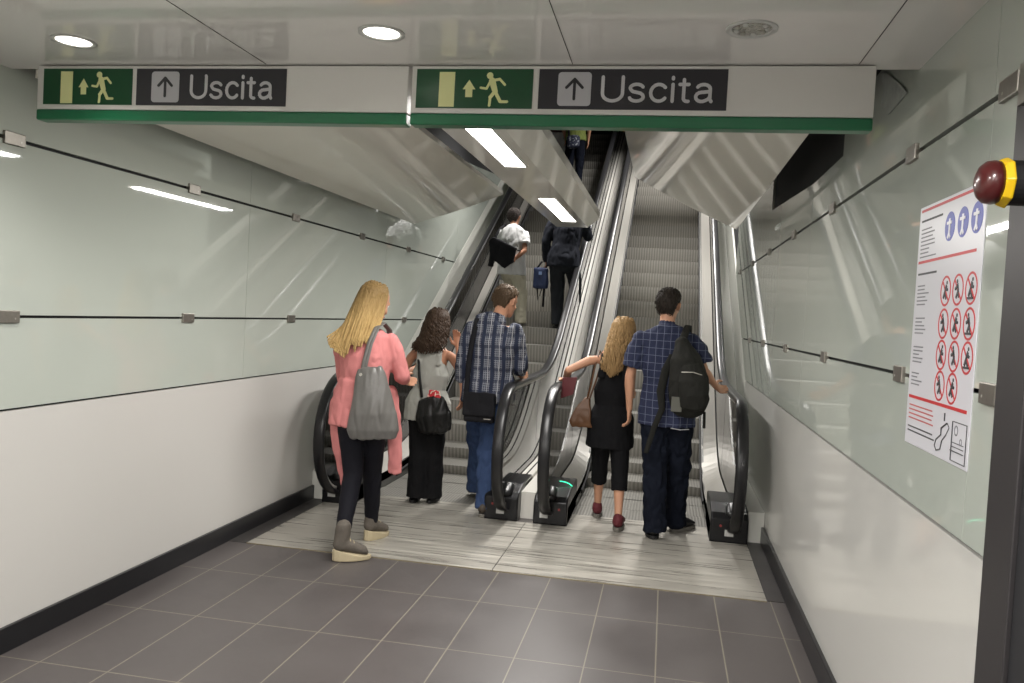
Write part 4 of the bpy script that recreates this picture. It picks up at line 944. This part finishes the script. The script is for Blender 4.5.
b = B(); b.tube([Wp(-.20, -.15, 1.05), Wp(-.16, -.10, 1.18), Wp(-.12, .03, 1.255), Wp(-.05, .15, 1.15), Wp(.1, .14, 1.0), Wp(.14, -.02, .92), Wp(.08, -.17, .93)], [(.016, .004)]*7, 8, ref=(1, 0, 0)); b.tube([Wp(-.22, -.17, .86), Wp(-.23, -.17, .72)], [(.03, .008), (.035, .01)], 8, ref=(1, 0, 0)); b.make('strap', bk_m, t, True)

# --- man in the dark suit, beside him ----------------------------------------------
bx0, by0 = -1.27, yst+.14; K = .97
J = dict(root=Wp(0, 0, 0), head=Wp(.04, .16, 1.52), look=(0, .3, 0), neck=Wp(.03, .08, 1.37), pelvis=Wp(-.02, 0, .86), shL=Wp(-.20, .06, 1.31), shR=Wp(.20, .06, 1.31),
         elL=Wp(-.25, .02, 1.06), wrL=Wp(-.24, .08, .84), elR=Wp(.25, .12, 1.15), wrR=Wp(.22, .34, 1.21), hipL=Wp(-.10, 0, .82), hipR=Wp(.07, 0, .82),
         knL=Wp(-.08, .05, .45), knR=Wp(.11, .26, .58), anL=Wp(-.06, .0, .08), anR=Wp(.12, .36, .28), toeL=(-.05, 1), toeR=(.1, 1))
root, F, s = person('suit', J, skin, K, True, .007, 'man in a dark suit holding the handrail, up the left escalator', hands=(((0, .1, -1), (.2, 1, 0), 1.0, -1), ((.1, 1, -.2), (-1, .2, 0), .5, 1)))
suit = fabric('charcoal suit wool', (.022, .024, .032), .2, .12, .8)
shirt(root, J, suit, K, True, zs+.76, 1.92, .035, .018, .012, 'jacket', 1.15, 41)
trousers(root, J, fabric('charcoal trousers wool', (.024, .026, .030), .2, .12, .8), K, (.105, .088, .078, .072), .05)
shoe(root, Wp(-.06, -.06, 0), (-.05, 1), .27, bs, black, .047); shoe(root, Wp(.12, .30, .2), (.1, 1), .27, bs, black, .047)
short_hair(root, F, s, bpy.data.materials['dark hair'], seed=8)
t = thing('cabin_bag', Wp(-.36, .02, .45), 'blue and black soft bag hanging from the left hand of the suited man', 'bag')
nb_ = M('navy nylon', (.02, .035, .10), .55, bump=.2)
b = B(); b.box(*[0, 0, 0, 0, 0, 0]) if False else None
x, y, z = Wp(-.30, .06, .62); b = B().box(x-.09, x+.09, y-.05, y+.07, z-.14, z+.12, .03); b.blob('bag_body', nb_, t, .008, 3, .008, 12)
B().box(x-.02, x+.02, y-.056, y-.05, z+.03, z+.07).make('emblem', M('pale blue badge', (.25, .35, .6), .5), t)
b = B(); b.tube([(x-.05, y, z+.11), (x+.0, y, z+.19), (x+.06, y+.01, z+.20), (x+.06, y, z+.11)], [(.012, .006)]*4, 8); b.make('handle', bk_m, t, True)
b = B(); b.tube([(x+.05, y, z-.12), (x+.05, y-.01, z-.36)], [(.014, .004)]*2, 8); b.tube([(x-.04, y, z-.1), (x-.02, y-.01, z-.28), (x+.03, y, z-.12)], [(.012, .004)]*3, 8); b.make('hanging_strap', bk_m, t, True)

# --- two riders near the top, glimpsed through the gap -----------------------------
def upper(x, yq, off, top, pants, label, sk, bagc, mir=1):
    global bx0, by0, zs
    st_ = [(y, z) for y, z in NOSE if y <= yq][-1]; zs = st_[1]; bx0, by0 = x, st_[0]+.16; g = .95
    J = dict(root=Wp(0, 0, 0), head=Wp(0, .05, 1.50), look=(0, .1, 0), neck=Wp(0, 0, 1.35), pelvis=Wp(0, 0, .84), shL=Wp(-.17, 0, 1.29), shR=Wp(.17, 0, 1.29),
             elL=Wp(-.23, .02, 1.02), wrL=Wp(-.20, .16, .86), elR=Wp(.235, -.02, 1.03), wrR=Wp(.22, .02, .80), hipL=Wp(-.08, 0, .80), hipR=Wp(.08, 0, .80),
             knL=Wp(-.09, .03, .44), knR=Wp(.09, .03, .44), anL=Wp(-.09, 0, .08), anR=Wp(.09, 0, .08), toeL=(-.1, 1), toeR=(.1, 1))
    root, F, s = person('up', J, sk, g, True, .010, label, hands=(((0, .6, -.8), (0, 1, 0), .4, -1), ((0, .1, -1), (0, 1, 0), .4, -1)))
    shirt(root, J, top, g, True, zs+.78, .7, .025, .01, .01, 'shirt', 1.1, 51, voxel=.011)
    trousers(root, J, pants, g, cuff=False); short_hair(root, F, s, bpy.data.materials['dark hair'], seed=3)
    shoe(root, Wp(-.09, -.06, 0), (-.1, 1), .26, bs, black); shoe(root, Wp(.09, -.06, 0), (.1, 1), .26, bs, black)
upper(-1.74, 14.25, 0, fabric('olive cotton', (.20, .24, .07), .2, .1), djean, 'person in an olive green shirt near the top of the left escalator', skin, None)
t = thing('waist_bag', Wp(-.02, -.16, .72), 'patterned dark bag behind the person in olive green', 'bag')
pm = M('dark patterned cloth', (.05, .06, .1), .7); n = NT(pm); n.color(n.mix(n.math('GREATER_THAN', n.noise(30), .58), (.02, .025, .05), (.3, .32, .36)))
b = B(); b.tube([Wp(-.02, -.17, .80), Wp(-.01, -.18, .66)], [(.12, .05), (.11, .05)], 16, ref=(1, 0, 0)); b.blob('bag_body', pm, t, .01, 2, .01, 12)
b = B(); b.tube([Wp(-.1, -.15, .82), Wp(-.12, -.12, 1.1), Wp(-.10, -.0, 1.36)], [(.02, .005)]*3, 8, ref=(1, 0, 0)); b.make('strap', bk_m, t, True)
upper(-2.12, 14.65, 0, fabric('maroon cotton', (.05, .022, .025), .2, .1), fabric('white trousers', (.5, .5, .5), .2, .05), 'person in a dark maroon top and pale trousers near the top, behind the soffit edge', skin2, None)
